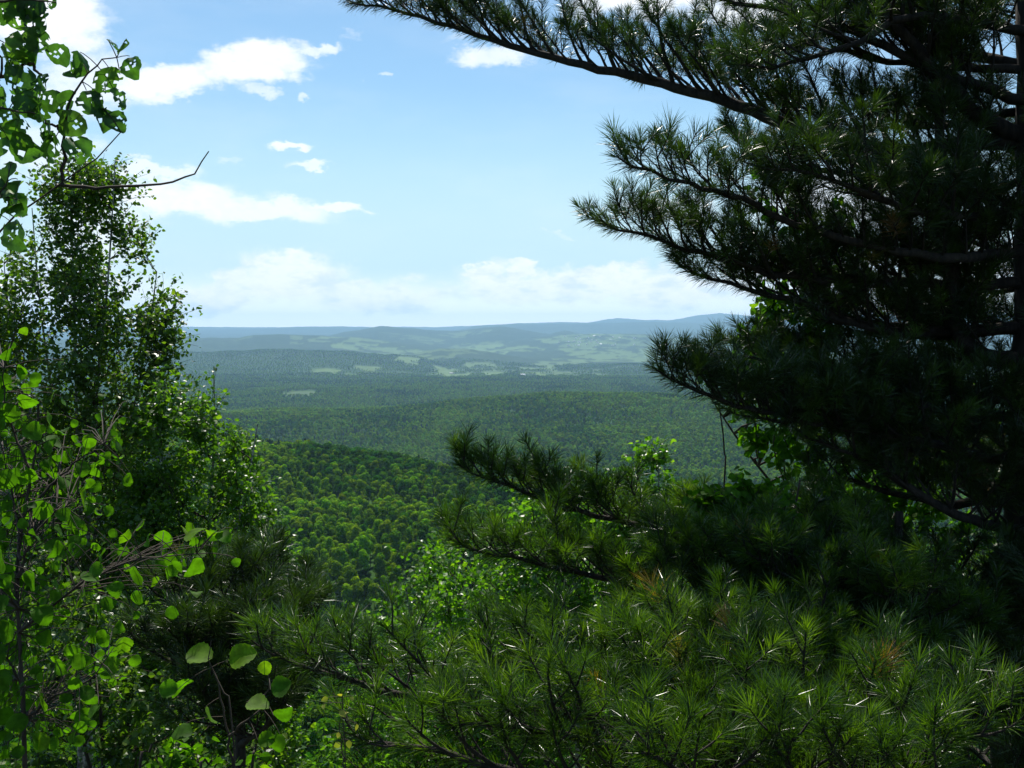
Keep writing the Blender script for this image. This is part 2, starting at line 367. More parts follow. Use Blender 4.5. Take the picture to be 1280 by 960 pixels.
m = bpy.data.materials.new('land'); m.use_nodes = True; t = NT(m.node_tree); pb = t.n['Principled BSDF']
pb.inputs['Roughness'].default_value = .95; pb.inputs['Specular IOR Level'].default_value = .1
tcn = t.node('ShaderNodeTexCoord'); ob = tcn.outputs['Object']
n1 = t.noise(ob, .0016, 6, .6); n2 = t.noise(ob, .011, 5, .6); n3 = t.noise(ob, .05, 4, .6)
forest = t.mix(t.ss(n2, .35, .65), (.022, .055, .010, 1), (.036, .080, .014, 1))
forest = t.mix(t.ss(n3, .30, .70), t.vmath('MULTIPLY', forest, (.6, .6, .62)), forest)  # canopy darkened in spots: self-shade of the crowns put into the colour
forest = t.vmath('MULTIPLY', forest, (.95, .88, 1.5))  # bluer far forest: the haze of distance put into the canopy colour
forest = t.mix(t.ss(n1, .5, .62), forest, (.016, .040, .012, 1))
fa = t.node('ShaderNodeAttribute', attribute_name='field').outputs['Fac']; ta = t.node('ShaderNodeAttribute', attribute_name='tone').outputs['Fac']
grass = t.mix(ta, (.045, .075, .030, 1), (.115, .175, .055, 1))
grass = t.mix(t.ss(n2, .4, .6), t.vmath('MULTIPLY', grass, (.8, .85, .8)), grass)
under = t.mix(t.ss(n3, .4, .6), (.020, .060, .008, 1), (.035, .085, .010, 1))
litter = t.mix(t.ss(t.noise(ob, 3.0, 6, .65), .4, .6), (.020, .018, .010, 1), (.035, .045, .018, 1))
sp3 = t.node('ShaderNodeSeparateXYZ'); t.l.new(ob, sp3.inputs[0])
dist = t.vmath('LENGTH', ob, out=1)
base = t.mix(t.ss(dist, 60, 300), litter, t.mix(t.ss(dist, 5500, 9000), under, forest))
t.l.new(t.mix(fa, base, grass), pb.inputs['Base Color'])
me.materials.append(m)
terrain = link('terrain', me); terrain['kind'] = 'structure'

# ------------------------------------------------------------------ forest
def crown_proto(name, seed, tall=False):
    g = np.random.default_rng(seed)
    lists = []
    if tall:    # conifer: drooping tiers round a spire
        n = 520; h = 13.0
        u = g.random(n) ** .75; z = 2.0 + u * (h - 2.0); rad = (1 - u) * 2.4 + .15
        rad = rad * (.55 + .45 * np.abs(np.sin(z * 2.4))) * (.5 + .5 * np.sqrt(g.random(n)))
        a = g.random(n) * 2 * np.pi
        p = np.stack([rad * np.cos(a), rad * np.sin(a), z - rad * .25], -1)
        N = norm(np.stack([np.cos(a), np.sin(a), .9 + 0 * a], -1) + g.normal(0, .35, (n, 3)))
        s = .42 + .25 * g.random(n); mat = M_conifer; trunk_h = 12.5
    else:
        nl = g.integers(7, 11); cs = []
        for k in range(nl):
            a = g.random() * 6.28; q = g.random(); zz = 6.0 + q * 5.2; rr = (1.9 - 1.3 * q) * (.4 + .6 * g.random())
            cs.append((rr * math.cos(a), rr * math.sin(a), zz, 1.05 + .75 * g.random() * (1.2 - q)))
        cs = np.array(cs); n = 900
        ci = g.integers(0, nl, n); d = norm(g.normal(0, 1, (n, 3))); d[:, 2] = np.where(g.random(n) < .6, np.abs(d[:, 2]), d[:, 2])
        shell = .72 + .38 * g.random(n) ** .7
        p = cs[ci, :3] + d * (cs[ci, 3] * shell)[:, None] * np.array([1, 1, .95])
        N = norm(d + g.normal(0, .28, (n, 3)) + np.array([0, 0, .15]))
        s = .26 + .20 * g.random(n); mat = M_forest if seed % 2 == 0 else M_forest2; trunk_h = 9.5
    Yv = norm(np.cross(N, norm(g.normal(0, 1, (n, 3))))); X = np.cross(Yv, N)
    tv = np.array([[0, -1, 0], [.62, -.3, .1], [.5, .6, -.05], [-.1, 1, .05], [-.65, .35, .1], [-.55, -.5, 0]]) 
    tt = np.array([[0, 1, 2], [0, 2, 3], [0, 3, 4], [0, 4, 5]])
    V, T, A = place(tv, tt, p, X, Yv, N, s, g.random(n))
    tb = Tubes(); tb.add(np.array([[0, 0, -1.5], [.1, 0, trunk_h * .4], [0, .1, trunk_h]]), [.16, .12, .03], 4)
    tq = tb.T[0]; tr = np.vstack([tq[:, [0, 1, 2]], tq[:, [0, 2, 3]]])
    V2 = np.concatenate(tb.V); T2 = tr + len(V)
    return make_mesh(name, np.vstack([V, V2]), np.vstack([T, T2]), [mat, M_twig], tint=np.r_[A, np.zeros(len(V2))],
                     mat_idx=np.r_[np.zeros(len(T)), np.ones(len(T2))].astype(int))
broad = [crown_proto('broadleaf_tree', 100 + k) for k in range(7)]
conif = [crown_proto('conifer_tree', 300 + k, True) for k in range(2)]
protos = broad + conif

def scatter(r0, r1, step, a0=-25.5, a1=25.5, seed=1):
    g = np.random.default_rng(seed)
    xs = np.arange(-r1 * math.sin(R(-a0)), r1 * math.sin(R(a1)), step); ys = np.arange(r0 * .85, r1, step * .93)
    X, Y = np.meshgrid(xs, ys); X = X + g.uniform(-.46, .46, X.shape) * step; Y = Y + g.uniform(-.46, .46, Y.shape) * step
    X = X.ravel(); Y = Y.ravel(); r = np.hypot(X, Y); a = np.degrees(np.arctan2(X, Y))
    k = (r >= r0) & (r < r1) & (a > a0) & (a < a1); return X[k], Y[k], g
pts = []
for (r0, r1, st, s0, seed, a0, a1) in [(75, 420, 6.7, 1.45, 1, -36, 36), (420, 1150, 5.3, 1.30, 2, -35, 30), (1150, 2000, 7.6, 1.75, 3, -34, 30), (2000, 3400, 9.6, 1.95, 4, -32, 30), (3400, 4900, 13.5, 1.9, 5, -31, 30), (4900, 6600, 16., 1.6, 6, -30, 29), (6600, 8800, 19., 1.35, 7, -30, 29)]:
    X, Y, g = scatter(r0, r1, st, a0, a1, seed)
    f_, _ = land(X, Y); k = f_ < .4; X, Y = X[k], Y[k]
    Z = hill(X, Y); n = len(X)
    big = fbm(X / 26, Y / 26, 2, 200)
    s = s0 * (.48 + .75 * g.random(n) ** 1.4) * (.70 + .6 * big) * (.8 + .4 * fbm(X / 150, Y / 150, 2, 231))
    gap = (fbm(X / 45, Y / 45, 3, 241) > .67) & (g.random(n) < .6); X, Y, Z, s, big = X[~gap], Y[~gap], Z[~gap], s[~gap], big[~gap]; n = len(X)
    con = (vnoise(X / 55, Y / 55, 211) * .6 + g.random(n) * .4) > .83
    st_ = fbm(X / 140, Y / 190, 3, 223) * 1.4 + g.random(n) * .5 - .2; deep = st_ > .80 + .14 * sstep(1100, 2000, np.hypot(X, Y))
    idx = np.where(con, 7 + g.integers(0, 2, n), np.where(deep, 1 + 2 * g.integers(0, 3, n), 2 * g.integers(0, 4, n)))
    sz = np.minimum(s, 1.45)
    pts.append(np.stack([X, Y, Z, s, g.random(n) * 6.283, idx, sz / s], -1))
pts = np.concatenate(pts)
# the ones that show largest are trees of their own
px_, py_ = proj(pts[:, :3] + np.array([0, 0, 8])); rr_ = np.hypot(pts[:, 0], pts[:, 1])
vis = (px_ > 335) & (px_ < 660) & (py_ > 560) & (py_ < 800) & (rr_ > 250)
lim = np.interp(px_, [335, 390, 470, 560, 660], [770, 785, 740, 680, 640]); vis &= py_ < lim
order = np.where(vis)[0]; order = order[np.argsort(rr_[order])][:290]
own = np.zeros(len(pts), bool); own[order] = True
for q in pts[order]:
    ci = int(q[5]); o = bpy.data.objects.new('conifer_tree' if ci >= 7 else 'broadleaf_tree', protos[ci]); C.objects.link(o)
    o.location = q[:3]; o.rotation_euler = (0, 0, q[4]); o.scale = (q[3],) * 3; o['category'] = 'tree'
    if ci >= 7: o['label'] = 'dark pointed conifer among the rounded crowns of the near forest slope'; o['group'] = 'conifers in the forest on the near slope'
    else: o['label'] = 'rounded green broadleaf crown in the sunlit forest on the near slope'; o['group'] = 'broadleaf trees on the near slope'
rest_p = pts[~own]
print('forest instances', len(rest_p))
pcol = bpy.data.collections.new('forest_kinds')
for k, mm in enumerate(protos):
    o = bpy.data.objects.new('kind%02d' % k, mm); pcol.objects.link(o)
fm = bpy.data.meshes.new('forest'); fm.vertices.add(len(rest_p)); fm.vertices.foreach_set('co', rest_p[:, :3].astype(np.float32).ravel())
for nm, col, typ in (('rot', 4, 'FLOAT'), ('siz', 3, 'FLOAT'), ('zs', 6, 'FLOAT'), ('idx', 5, 'INT')):
    a = fm.attributes.new(nm, typ, 'POINT'); a.data.foreach_set('value', rest_p[:, col].astype(np.int32 if typ == 'INT' else np.float32))
forest_o = link('forest', fm); forest_o['kind'] = 'stuff'; forest_o['category'] = 'forest'
forest_o['label'] = 'forest of countless broadleaf trees covering the slopes and hills down to the valley'
ng = bpy.data.node_groups.new('forest_trees', 'GeometryNodeTree')
ng.interface.new_socket('Geometry', in_out='INPUT', socket_type='NodeSocketGeometry'); ng.interface.new_socket('Geometry', in_out='OUTPUT', socket_type='NodeSocketGeometry')
gi = ng.nodes.new('NodeGroupInput'); go = ng.nodes.new('NodeGroupOutput')
ip = ng.nodes.new('GeometryNodeInstanceOnPoints'); cinf = ng.nodes.new('GeometryNodeCollectionInfo')
cinf.inputs['Collection'].default_value = pcol; cinf.inputs['Separate Children'].default_value = True; cinf.inputs['Reset Children'].default_value = True
def na(nm, ty):
    q = ng.nodes.new('GeometryNodeInputNamedAttribute'); q.data_type = ty; q.inputs['Name'].default_value = nm
    return [s for s in q.outputs if s.enabled][0]
cx1 = ng.nodes.new('ShaderNodeCombineXYZ'); ng.links.new(na('rot', 'FLOAT'), cx1.inputs[2])
e2r = ng.nodes.new('FunctionNodeEulerToRotation'); ng.links.new(cx1.outputs[0], e2r.inputs[0])
cx2 = ng.nodes.new('ShaderNodeCombineXYZ'); cx2.inputs[0].default_value = 1; cx2.inputs[1].default_value = 1; ng.links.new(na('zs', 'FLOAT'), cx2.inputs[2])
vsn = ng.nodes.new('ShaderNodeVectorMath'); vsn.operation = 'SCALE'; ng.links.new(cx2.outputs[0], vsn.inputs[0]); ng.links.new(na('siz', 'FLOAT'), vsn.inputs['Scale'])
ng.links.new(gi.outputs[0], ip.inputs['Points']); ng.links.new(cinf.outputs[0], ip.inputs['Instance'])
ip.inputs['Pick Instance'].default_value = True; ng.links.new(na('idx', 'INT'), ip.inputs['Instance Index'])
ng.links.new(e2r.outputs[0], ip.inputs['Rotation']); ng.links.new(vsn.outputs[0], ip.inputs['Scale'])
ng.links.new(ip.outputs[0], go.inputs[0])
md = forest_o.modifiers.new('trees', 'NODES'); md.node_group = ng

# ------------------------------------------------------------------ haze
def box_mesh(name, lo, hi, mat):
    V = np.array([[x, y, z] for z in (lo[2], hi[2]) for y in (lo[1], hi[1]) for x in (lo[0], hi[0])], float)
    Q = np.array([[0, 2, 3, 1], [4, 5, 7, 6], [0, 1, 5, 4], [2, 6, 7, 3], [0, 4, 6, 2], [1, 3, 7, 5]])
    return make_mesh(name, V, Q, mat)
hm = bpy.data.materials.new('haze'); hm.use_nodes = True; t = NT(hm.node_tree); t.n.clear()
ho = t.node('ShaderNodeOutputMaterial'); pv = t.node('ShaderNodeVolumePrincipled')
pv.inputs['Density'].default_value = 4.4e-5; pv.inputs['Color'].default_value = (.43, .69, 1.0, 1); pv.inputs['Anisotropy'].default_value = .25
t.l.new(pv.outputs[0], ho.inputs['Volume'])
HZ = box_mesh('haze', (-31000, -31000, -330), (31000, 31000, 470), hm)
haze = link('haze', HZ); haze['kind'] = 'stuff'; haze['label'] = 'pale blue haze lying over the far valley and ridges'; haze['category'] = 'haze'

# ------------------------------------------------------------------ farm buildings on the valley floor
def flatmat(name, c, rough=.8):
    m = bpy.data.materials.new(name); m.use_nodes = True; t = NT(m.node_tree); p = t.n['Principled BSDF']
    tcn = t.node('ShaderNodeTexCoord'); n = t.noise(tcn.outputs['Object'], 1.3, 5, .6)
    t.l.new(t.mix(n, c4([q * .85 for q in c]), c4(c)), p.inputs['Base Color']); p.inputs['Roughness'].default_value = rough; return m
M_white = flatmat('white_wall', (.8, .8, .78)); M_roof = flatmat('metal_roof', (.55, .57, .6), .45); M_rroof = flatmat('grey_roof', (.25, .24, .24))
M_glass = flatmat('window_glass', (.05, .06, .07), .2)
def house(px, r, wx, dy, h, rot, label, group, roofm, cat='house'):
    th = math.atan((px - 640) / F); x, y = r * math.sin(th), r * math.cos(th); z = float(hill(np.array([x]), np.array([y]))[0])
    e = root('farm_building' if cat == 'barn' else 'village_house', (x, y, z - .3), label, cat, group); e.rotation_euler = (0, 0, rot)
    def ch(nm, V, Q, mt, par=e):
        o = bpy.data.objects.new(nm, make_mesh(nm, np.array(V, float), np.array(Q), mt)); C.objects.link(o); o.parent = par; return o
    a, b = wx / 2, dy / 2; g = h + b * .75
    wl = box_mesh('wall', (-a, -b, 0), (a, b, h), M_white); w_ = bpy.data.objects.new('wall', wl); C.objects.link(w_); w_.parent = e
    o_ = .6; V = [[-a - o_, -b - o_, h + .02], [a + o_, -b - o_, h + .02], [a + o_, b + o_, h + .02], [-a - o_, b + o_, h + .02], [-a - o_, 0, g], [a + o_, 0, g]]
    rf = bpy.data.meshes.new('roof'); rf.from_pydata(V, [], [(0, 1, 5, 4), (2, 3, 4, 5), (0, 4, 3), (1, 2, 5), (0, 3, 2, 1)]); rf.materials.append(roofm)
    ro = bpy.data.objects.new('roof', rf); C.objects.link(ro); ro.parent = e
    for k in range(3 if cat == 'barn' else 2):
        xx = -a + wx * (k + .5) / (3 if cat == 'barn' else 2)
        wd = bpy.data.objects.new('window', box_mesh('window', (xx - .8, -b - .05, h * .4), (xx + .8, -b + .02, h * .8), M_glass)); C.objects.link(wd); wd.parent = e
    return e
house(653.5, rr_of_row(470.5), 30, 16, 10, .15, 'bright white barn alone in the pale meadow of the valley', None, M_roof, 'barn')
house(565, rr_of_row(467), 34, 12, 6, -.1, 'long low white barn at the edge of the valley meadow, left of the other barn', None, M_roof, 'barn')
hg = np.random.default_rng(5)
for k in range(34):
    house(744 + hg.normal(0, 26), 12300 + hg.normal(0, 380), 18 + hg.random() * 14, 14, 8 + hg.random() * 4, hg.random() * 3,
          'tiny pale house of the far village on the slope', 'houses of the far village', [M_roof, M_rroof][k % 2])

# ------------------------------------------------------------------ pines
UP = np.array([0, 0, 1.0])
def needle_template(bend, g):
    w_ = .5
    v = []
    for (y, ww) in ((0, .7), (.5, 1.0)):
        v += [[-w_ * ww, y, -bend * y * y], [w_ * ww, y, -bend * y * y]]
    v.append([0, 1.0, -bend]); return np.array(v)
NT_TRI = np.array([[0, 1, 3], [0, 3, 2], [2, 3, 4]])
def needles_for(shoots, g, dens=800., nl=.092, width=.0027, brown=.012):
    """shoots: array (n, 7) of base, direction, length."""
    sh = np.asarray(shoots); base, d, L = sh[:, :3], norm(sh[:, 3:6]), sh[:, 6]
    cnt = np.maximum((L * dens).astype(int), 44); si = np.repeat(np.arange(len(sh)), cnt); n = len(si)
    tt = g.random(n) ** .8; p = base[si] + d[si] * (L[si] * tt)[:, None]
    rnd = norm(g.normal(0, 1, (n, 3))); rad = norm(np.cross(d[si], rnd))
    phi = np.radians(64 - 40 * tt + g.normal(0, 9, n))
    nd = norm(d[si] * np.cos(phi)[:, None] + rad * np.sin(phi)[:, None] + UP * .07)
    ln = nl * (.72 + .4 * g.random(n)) * (1 - .18 * (tt > .9))
    side = norm(np.cross(nd, norm(g.normal(0, 1, (n, 3))))); Z = np.cross(side, nd)
    out_z = np.where((Z[:, 2:3] < 0), -Z, Z); side = np.cross(nd, out_z)
    shl = g.uniform(.68, 1.15, len(sh)); ln = ln * shl[si]
    brn = g.random(len(sh)) < brown
    tint_s = np.where(brn, .93 + .07 * g.random(len(sh)), np.clip(g.normal(.40, .26, len(sh)), 0, .84))
    tint = np.where(brn[si], tint_s[si], np.clip(tint_s[si] + g.normal(0, .1, n), 0, .86))
    V = needle_template(1.0, g); bd = g.uniform(.0, .30, n)[:, None, None]
    k = 5; sx = (side * (width * (.8 + .4 * g.random(n)))[:, None])[:, None]
    VV = p[:, None] + V[None, :, 0:1] * sx + (V[None, :, 1:2] * ln[:, None, None]) * nd[:, None] + (V[None, :, 2:3] * bd * ln[:, None, None]) * out_z[:, None]
    T = (NT_TRI[None] + (np.arange(n) * k)[:, None, None]).reshape(-1, 3)
    return VV.reshape(-1, 3), T, np.repeat(tint, k)

def curve_from(p0, d0, L, lift, g, n=6, wig=.05):
    d = norm(d0); out = [p0]; p = p0.copy()
    for k in range(n):
        d = norm(d + UP * lift / n + g.normal(0, wig, 3)); p = p + d * L / n; out.append(p.copy())
    return np.array(out)

def pine_limb(pine, pts, r0, g, L2=.5, gap=.075, up=.26, start=.10, lift=.32, nl=.092, dens=800., brown=.004, sparse=0., tipf=.22, width=.0027, tg_=1., mat=None):
    """One limb from the trunk (first point) to its tip with side branches, twigs and needle tufts."""
    pts = np.asarray(pts, float); length = np.linalg.norm(np.diff(pts, axis=0), axis=1).sum()
    gap *= .80; L2 *= 1.08
    n = max(8, int(length / .09)); path = smooth_path(pts, n); path[1:-1] += g.normal(0, .006, (n - 2, 3))
    u = np.linspace(0, 1, n); tb = Tubes(); tb.add(path, r0 * (1 - u) ** .8 + .004, 7)
    tg = norm(np.gradient(path, axis=0)); shoots = []
    def twig(q, tan, Lt, r):
        c = curve_from(q, tan, Lt, lift * .9, g, 4, .09); tb.add(c, np.linspace(r, .0022, len(c)), 4)
        d = norm(c[-1] - c[-2]); k = c[len(c) // 2]
        ls = np.linalg.norm(c[-1] - k); shoots.append(np.r_[k, norm(c[-1] - k), ls + .012])
    s = start * length; sgn = 1
    while s < length * .985:
        f = s / length; i = min(int(f * (n - 1)), n - 2); q = path[i] + (path[i + 1] - path[i]) * (f * (n - 1) - i); tn = tg[i]
        h = norm(np.cross(tn, UP)); v = np.cross(h, tn)
        a = (0 if sgn > 0 else math.pi) + g.normal(0, .55) * 1.0; sgn = -sgn
        sd = h * math.cos(a) + v * abs(math.sin(a)) * (1 if g.random() < .8 else -.5)
        L = L2 * (.30 + .70 * min(1, (1 - f) * 2.6)) * (.6 + .6 * g.random()) * (.65 + .35 * min(1, f * 4))
        d0 = norm(tn * (.55 + .5 * f) + sd * .85 + UP * up)
        if g.random() > sparse:
            c = curve_from(q, d0, L, lift, g, 7, .07)
            tb.add(c, np.linspace(max(.0045, .012 * L / .5), .0028, len(c)), 5)
            ct = norm(np.gradient(c, axis=0)); st = .14 * L + .02; sg2 = 1
            while st < L * .93:
                k = st / L * 7; ii = min(int(k), 6); qq = c[ii] + (c[ii + 1] - c[ii]) * (k - ii); tt = ct[ii]
                hh = norm(np.cross(tt, UP)); vv = np.cross(hh, tt); aa = (0 if sg2 > 0 else math.pi) + g.normal(0, .6); sg2 = -sg2
                dd = norm(tt * .8 + (hh * math.cos(aa) + vv * abs(math.sin(aa))) * .8 + UP * .2)
                twig(qq, dd, (.07 + .10 * g.random()) * (1.1 - .35 * st / L), .0035); st += (.036 + .040 * g.random()) * tg_
            e = c[-4]; shoots.append(np.r_[e, norm(c[-1] - e), np.linalg.norm(c[-1] - e) + .02])
        s += gap * (.6 + .8 * g.random())
    i = int((1 - tipf) * (n - 1)) - 1
    for k in range(i, n - 1): shoots.append(np.r_[path[k], norm(path[k + 1] - path[k]), np.linalg.norm(path[k + 1] - path[k])])
    shoots.append(np.r_[path[-2], norm(path[-1] - path[-2] + UP * .03), .05])
    b = link('branch', tb.mesh('branch', M_pinebark), pine)
    V, T, A = needles_for(shoots, g, dens, nl, width, brown)
    nd = sub('needles', make_mesh('needles', V, T, mat or M_needle, tint=A), b, pine)
    return b

def pine_trunk(pine, pts, rad, g):
    tb = Tubes(); n = 60; path = smooth_path(pts, n); th_ = np.interp(np.linspace(0, 1, n), np.linspace(0, 1, len(rad)), rad)
    tb.add(path, th_ * (1 + .06 * np.sin(np.arange(n) * 1.9)), 14); return link('trunk', tb.mesh('trunk', M_pinebark), pine), path
def on_path(path, z):
    k = int(np.argmin(np.abs(path[:, 2] - z))); return path[k]
def ground(x, y): return float(hill(np.array([x * 1.0]), np.array([y * 1.0]))[0])

g = np.random.default_rng(11)
D0 = 5.6
bx, by = P(1296, 500, D0)[:2]
zb0 = ground(bx, by)
big = root('pine_tree', (bx, by, zb0), 'tall dark pine whose long limbs reach left from the right edge', 'pine tree')
trunk_o, TP = pine_trunk(big, [(bx, by, zb0 - .4), (bx - .03, by, zb0 + 3), (bx + .02, by, 0), (bx - .02, by, 2.2), (bx + .05, by + .05, 5.5)], [.20, .17, .15, .13, .06], g)
def T_at(row): return on_path(TP, P(1296, row, D0)[2])
LIMBS = [  # trunk row, then (column, row, depth) out to the tip; radius, side length, options
    (185, [(1200, 180, 5.6), (1120, 188, 5.6), (1010, 165, 5.7), (930, 136, 5.8), (850, 110, 5.9), (700, 75, 6.1), (590, 42, 6.2), (490, 12, 6.3), (440, 4, 6.3)], .045, .50, dict(gap=.05, up=.36)),
    (150, [(1180, 95, 5.4), (1120, 62, 5.4), (1060, 38, 5.5), (1000, 16, 5.6), (920, 4, 5.7), (840, -20, 5.8)], .030, .40, dict(gap=.08)),
    (190, [(1230, 150, 5.5), (1180, 100, 5.4), (1130, 42, 5.3), (1090, 0, 5.3), (1050, -60, 5.3)], .05, .45, dict(gap=.12)),
    (330, [(1200, 322, 5.2), (1100, 310, 5.0), (1000, 282, 4.9), (930, 250, 4.7), (870, 232, 4.5), (800, 210, 4.35), (772, 196, 4.3)], .028, .30, dict(gap=.085, up=.3, nl=.105, start=.05)),
    (370, [(1190, 357, 5.5), (1080, 352, 5.3), (992, 347, 5.2), (896, 322, 5.1), (820, 298, 5.0), (770, 285, 4.9), (752, 280, 4.9)], .03, .42, dict(gap=.055, up=.22)),
    (420, [(1194, 414, 5.6), (1098, 412, 5.5), (1010, 380, 5.4), (940, 362, 5.3), (880, 345, 5.2), (850, 330, 5.2)], .032, .40, dict(gap=.06)),
    (460, [(1225, 444, 5.6), (1197, 408, 5.5), (1190, 320, 5.4), (1182, 230, 5.4), (1170, 120, 5.4), (1165, 20, 5.4)], .05, .45, dict(gap=.10)),
    (530, [(1240, 520, 5.3), (1100, 505, 5.1), (1010, 515, 4.9), (920, 508, 4.7), (870, 488, 4.6), (830, 466, 4.5), (815, 458, 4.5)], .03, .32, dict(gap=.05, up=.4, nl=.10)),
    (500, [(1200, 490, 5.9), (1080, 470, 5.9), (980, 455, 5.7), (930, 445, 5.6), (890, 450, 5.6)], .03, .34, dict(gap=.06)),
    (580, [(1250, 575, 5.2), (1110, 545, 5.0), (1020, 530, 4.9), (960, 528, 4.8), (930, 520, 4.8)], .03, .38, dict(gap=.07)),
    (690, [(1197, 646, 5.2), (1105, 590, 5.1), (1045, 562, 5.0), (1000, 545, 5.0)], .032, .40, dict(gap=.085)),
    (640, [(1200, 630, 5.8), (1130, 620, 5.8), (1060, 600, 5.8), (1010, 600, 5.7)], .03, .36, dict(gap=.09)),
    (280, [(1180, 270, 5.0), (1080, 240, 4.7), (1000, 215, 4.6), (950, 210, 4.5)], .026, .38, dict(gap=.065, nl=.10, brown=.01)),
    (250, [(1150, 235, 6.1), (1050, 215, 6.3), (960, 200, 6.5), (900, 150, 6.5)], .028, .42, dict(gap=.075)),
    (90, [(1180, 60, 5.9), (1080, 30, 6.2), (980, 60, 6.4), (900, 60, 6.5), (830, 40, 6.6)], .03, .42, dict(gap=.08)),
    (40, [(1150, 20, 5.2), (1060, 60, 5.1), (980, 80, 5.1), (925, 80, 5.0)], .026, .40, dict(gap=.08)),
    (780, [(1180, 740, 5.4), (1080, 720, 5.2), (1000, 690, 5.0), (960, 680, 5.0)], .03, .42, dict(gap=.075)),
    (860, [(1190, 820, 5.0), (1100, 800, 4.6), (1020, 790, 4.4)], .03, .42, dict(gap=.075)),
    (940, [(1200, 900, 4.6), (1120, 860, 4.2), (1060, 850, 4.0)], .03, .42, dict(gap=.075)),
]
for (row, pp, r0, L2, kw) in LIMBS:
    pine_limb(big, np.vstack([T_at(row)[None], PA(pp)]), r0, g, L2=L2, **kw)
for k in range(28):     # the inner limbs on all sides of the trunk
    row = float(np.interp(k, [0, 7, 27], [-130, 330, 960])) + g.normal(0, 12); a = g.uniform(.35, 2 * math.pi - .35) + math.pi * .0
    b0 = T_at(row); L = g.uniform(.9, 1.5)
    ax, ay = (-abs(math.cos(a)) if k % 3 else math.cos(a)), math.sin(a)
    tip = b0 + np.array([ax, ay, g.uniform(-.08, .18)]) * L
    pine_limb(big, [b0, (b0 + tip) / 2 + UP * -.05, tip], .024, g, L2=.45, gap=.10, start=.2)

for k in range(14):     # boughs reaching towards the viewer and to the right
    row = -60 + k * 62 + g.normal(0, 10); b0 = T_at(row); L = g.uniform(.7, 1.1); a = g.uniform(-.5, 1.1)
    tip = b0 + np.array([math.sin(a) * .7, -math.cos(a), g.uniform(-.05, .2)]) * L
    pine_limb(big, [b0, (b0 + tip) / 2 - UP * .03, tip], .02, g, L2=.42, gap=.09, start=.1)

for k in range(9):      # boughs behind and right of the trunk
    row = 40 + k * 60 + g.normal(0, 8); b0 = T_at(row); L = g.uniform(.7, 1.0); a = g.uniform(-.3, 1.2)
    tip = b0 + np.array([math.sin(a), math.cos(a), g.uniform(0, .2)]) * L
    pine_limb(big, [b0, (b0 + tip) / 2 - UP * .03, tip], .018, g, L2=.42, gap=.085, start=.05)

# lower pine, its crown spreading below the eye
bx, by = P(1130, 700, 5.0)[:2]; zb1 = ground(bx, by)
low = root('pine_tree', (bx, by, zb1), 'bushy pine below eye level, one branch tip standing out against the valley forest', 'pine tree')
_, TP2 = pine_trunk(low, [(bx, by, zb1 - .4), (bx, by, zb1 + 2), (bx - .02, by + .02, P(1130, 640, 5.0)[2])], [.11, .09, .02], g)
def T2(row): return on_path(TP2, P(1130, row, 5.0)[2])
LIMBS2 = [
    (745, [(1000, 705, 5.0), (880, 676, 5.0), (780, 652, 5.0), (700, 636, 4.9), (655, 614, 4.9), (618, 602, 4.8), (588, 592, 4.8), (572, 580, 4.8)], .022, .26, dict(gap=.042, up=.22)),
    (790, [(1000, 765, 4.6), (860, 745, 4.5), (740, 722, 4.4), (660, 700, 4.3), (600, 688, 4.3), (560, 672, 4.3)], .024, .30, dict(gap=.06, up=.28)),
    (710, [(1020, 700, 5.2), (920, 685, 5.2), (850, 668, 5.2), (815, 680, 5.2)], .022, .28, dict(gap=.06, brown=.012)),
    (690, [(1030, 670, 5.0), (960, 680, 5.0), (900, 690, 5.0), (865, 680, 5.0)], .022, .30, dict(gap=.06, brown=.012)),
    (800, [(1040, 770, 4.7), (960, 730, 4.5), (880, 710, 4.4), (820, 690, 4.4)], .022, .36, dict(gap=.06)),
    (760, [(1050, 740, 4.5), (980, 720, 4.2), (930, 690, 4.1)], .022, .36, dict(gap=.06)),
    (840, [(980, 820, 4.3), (850, 800, 4.1), (790, 785, 4.0)], .024, .36, dict(gap=.06)),
    (880, [(950, 850, 4.1), (820, 830, 3.9), (750, 815, 3.8)], .024, .34, dict(gap=.06)),
    (860, [(1000, 840, 3.9), (900, 810, 3.7), (830, 780, 3.6)], .022, .36, dict(gap=.065)),
    (820, [(1160, 790, 4.4), (1130, 760, 4.1), (1090, 740, 4.0)], .022, .36, dict(gap=.07)),
    (900, [(1080, 860, 4.0), (1000, 830, 3.7), (950, 800, 3.6)], .022, .36, dict(gap=.065)),
]
for (row, pp, r0, L2, kw) in LIMBS2:
    pine_limb(low, np.vstack([T2(row)[None], PA(pp)]), r0, g, L2=L2, mat=M_needle2, **kw)

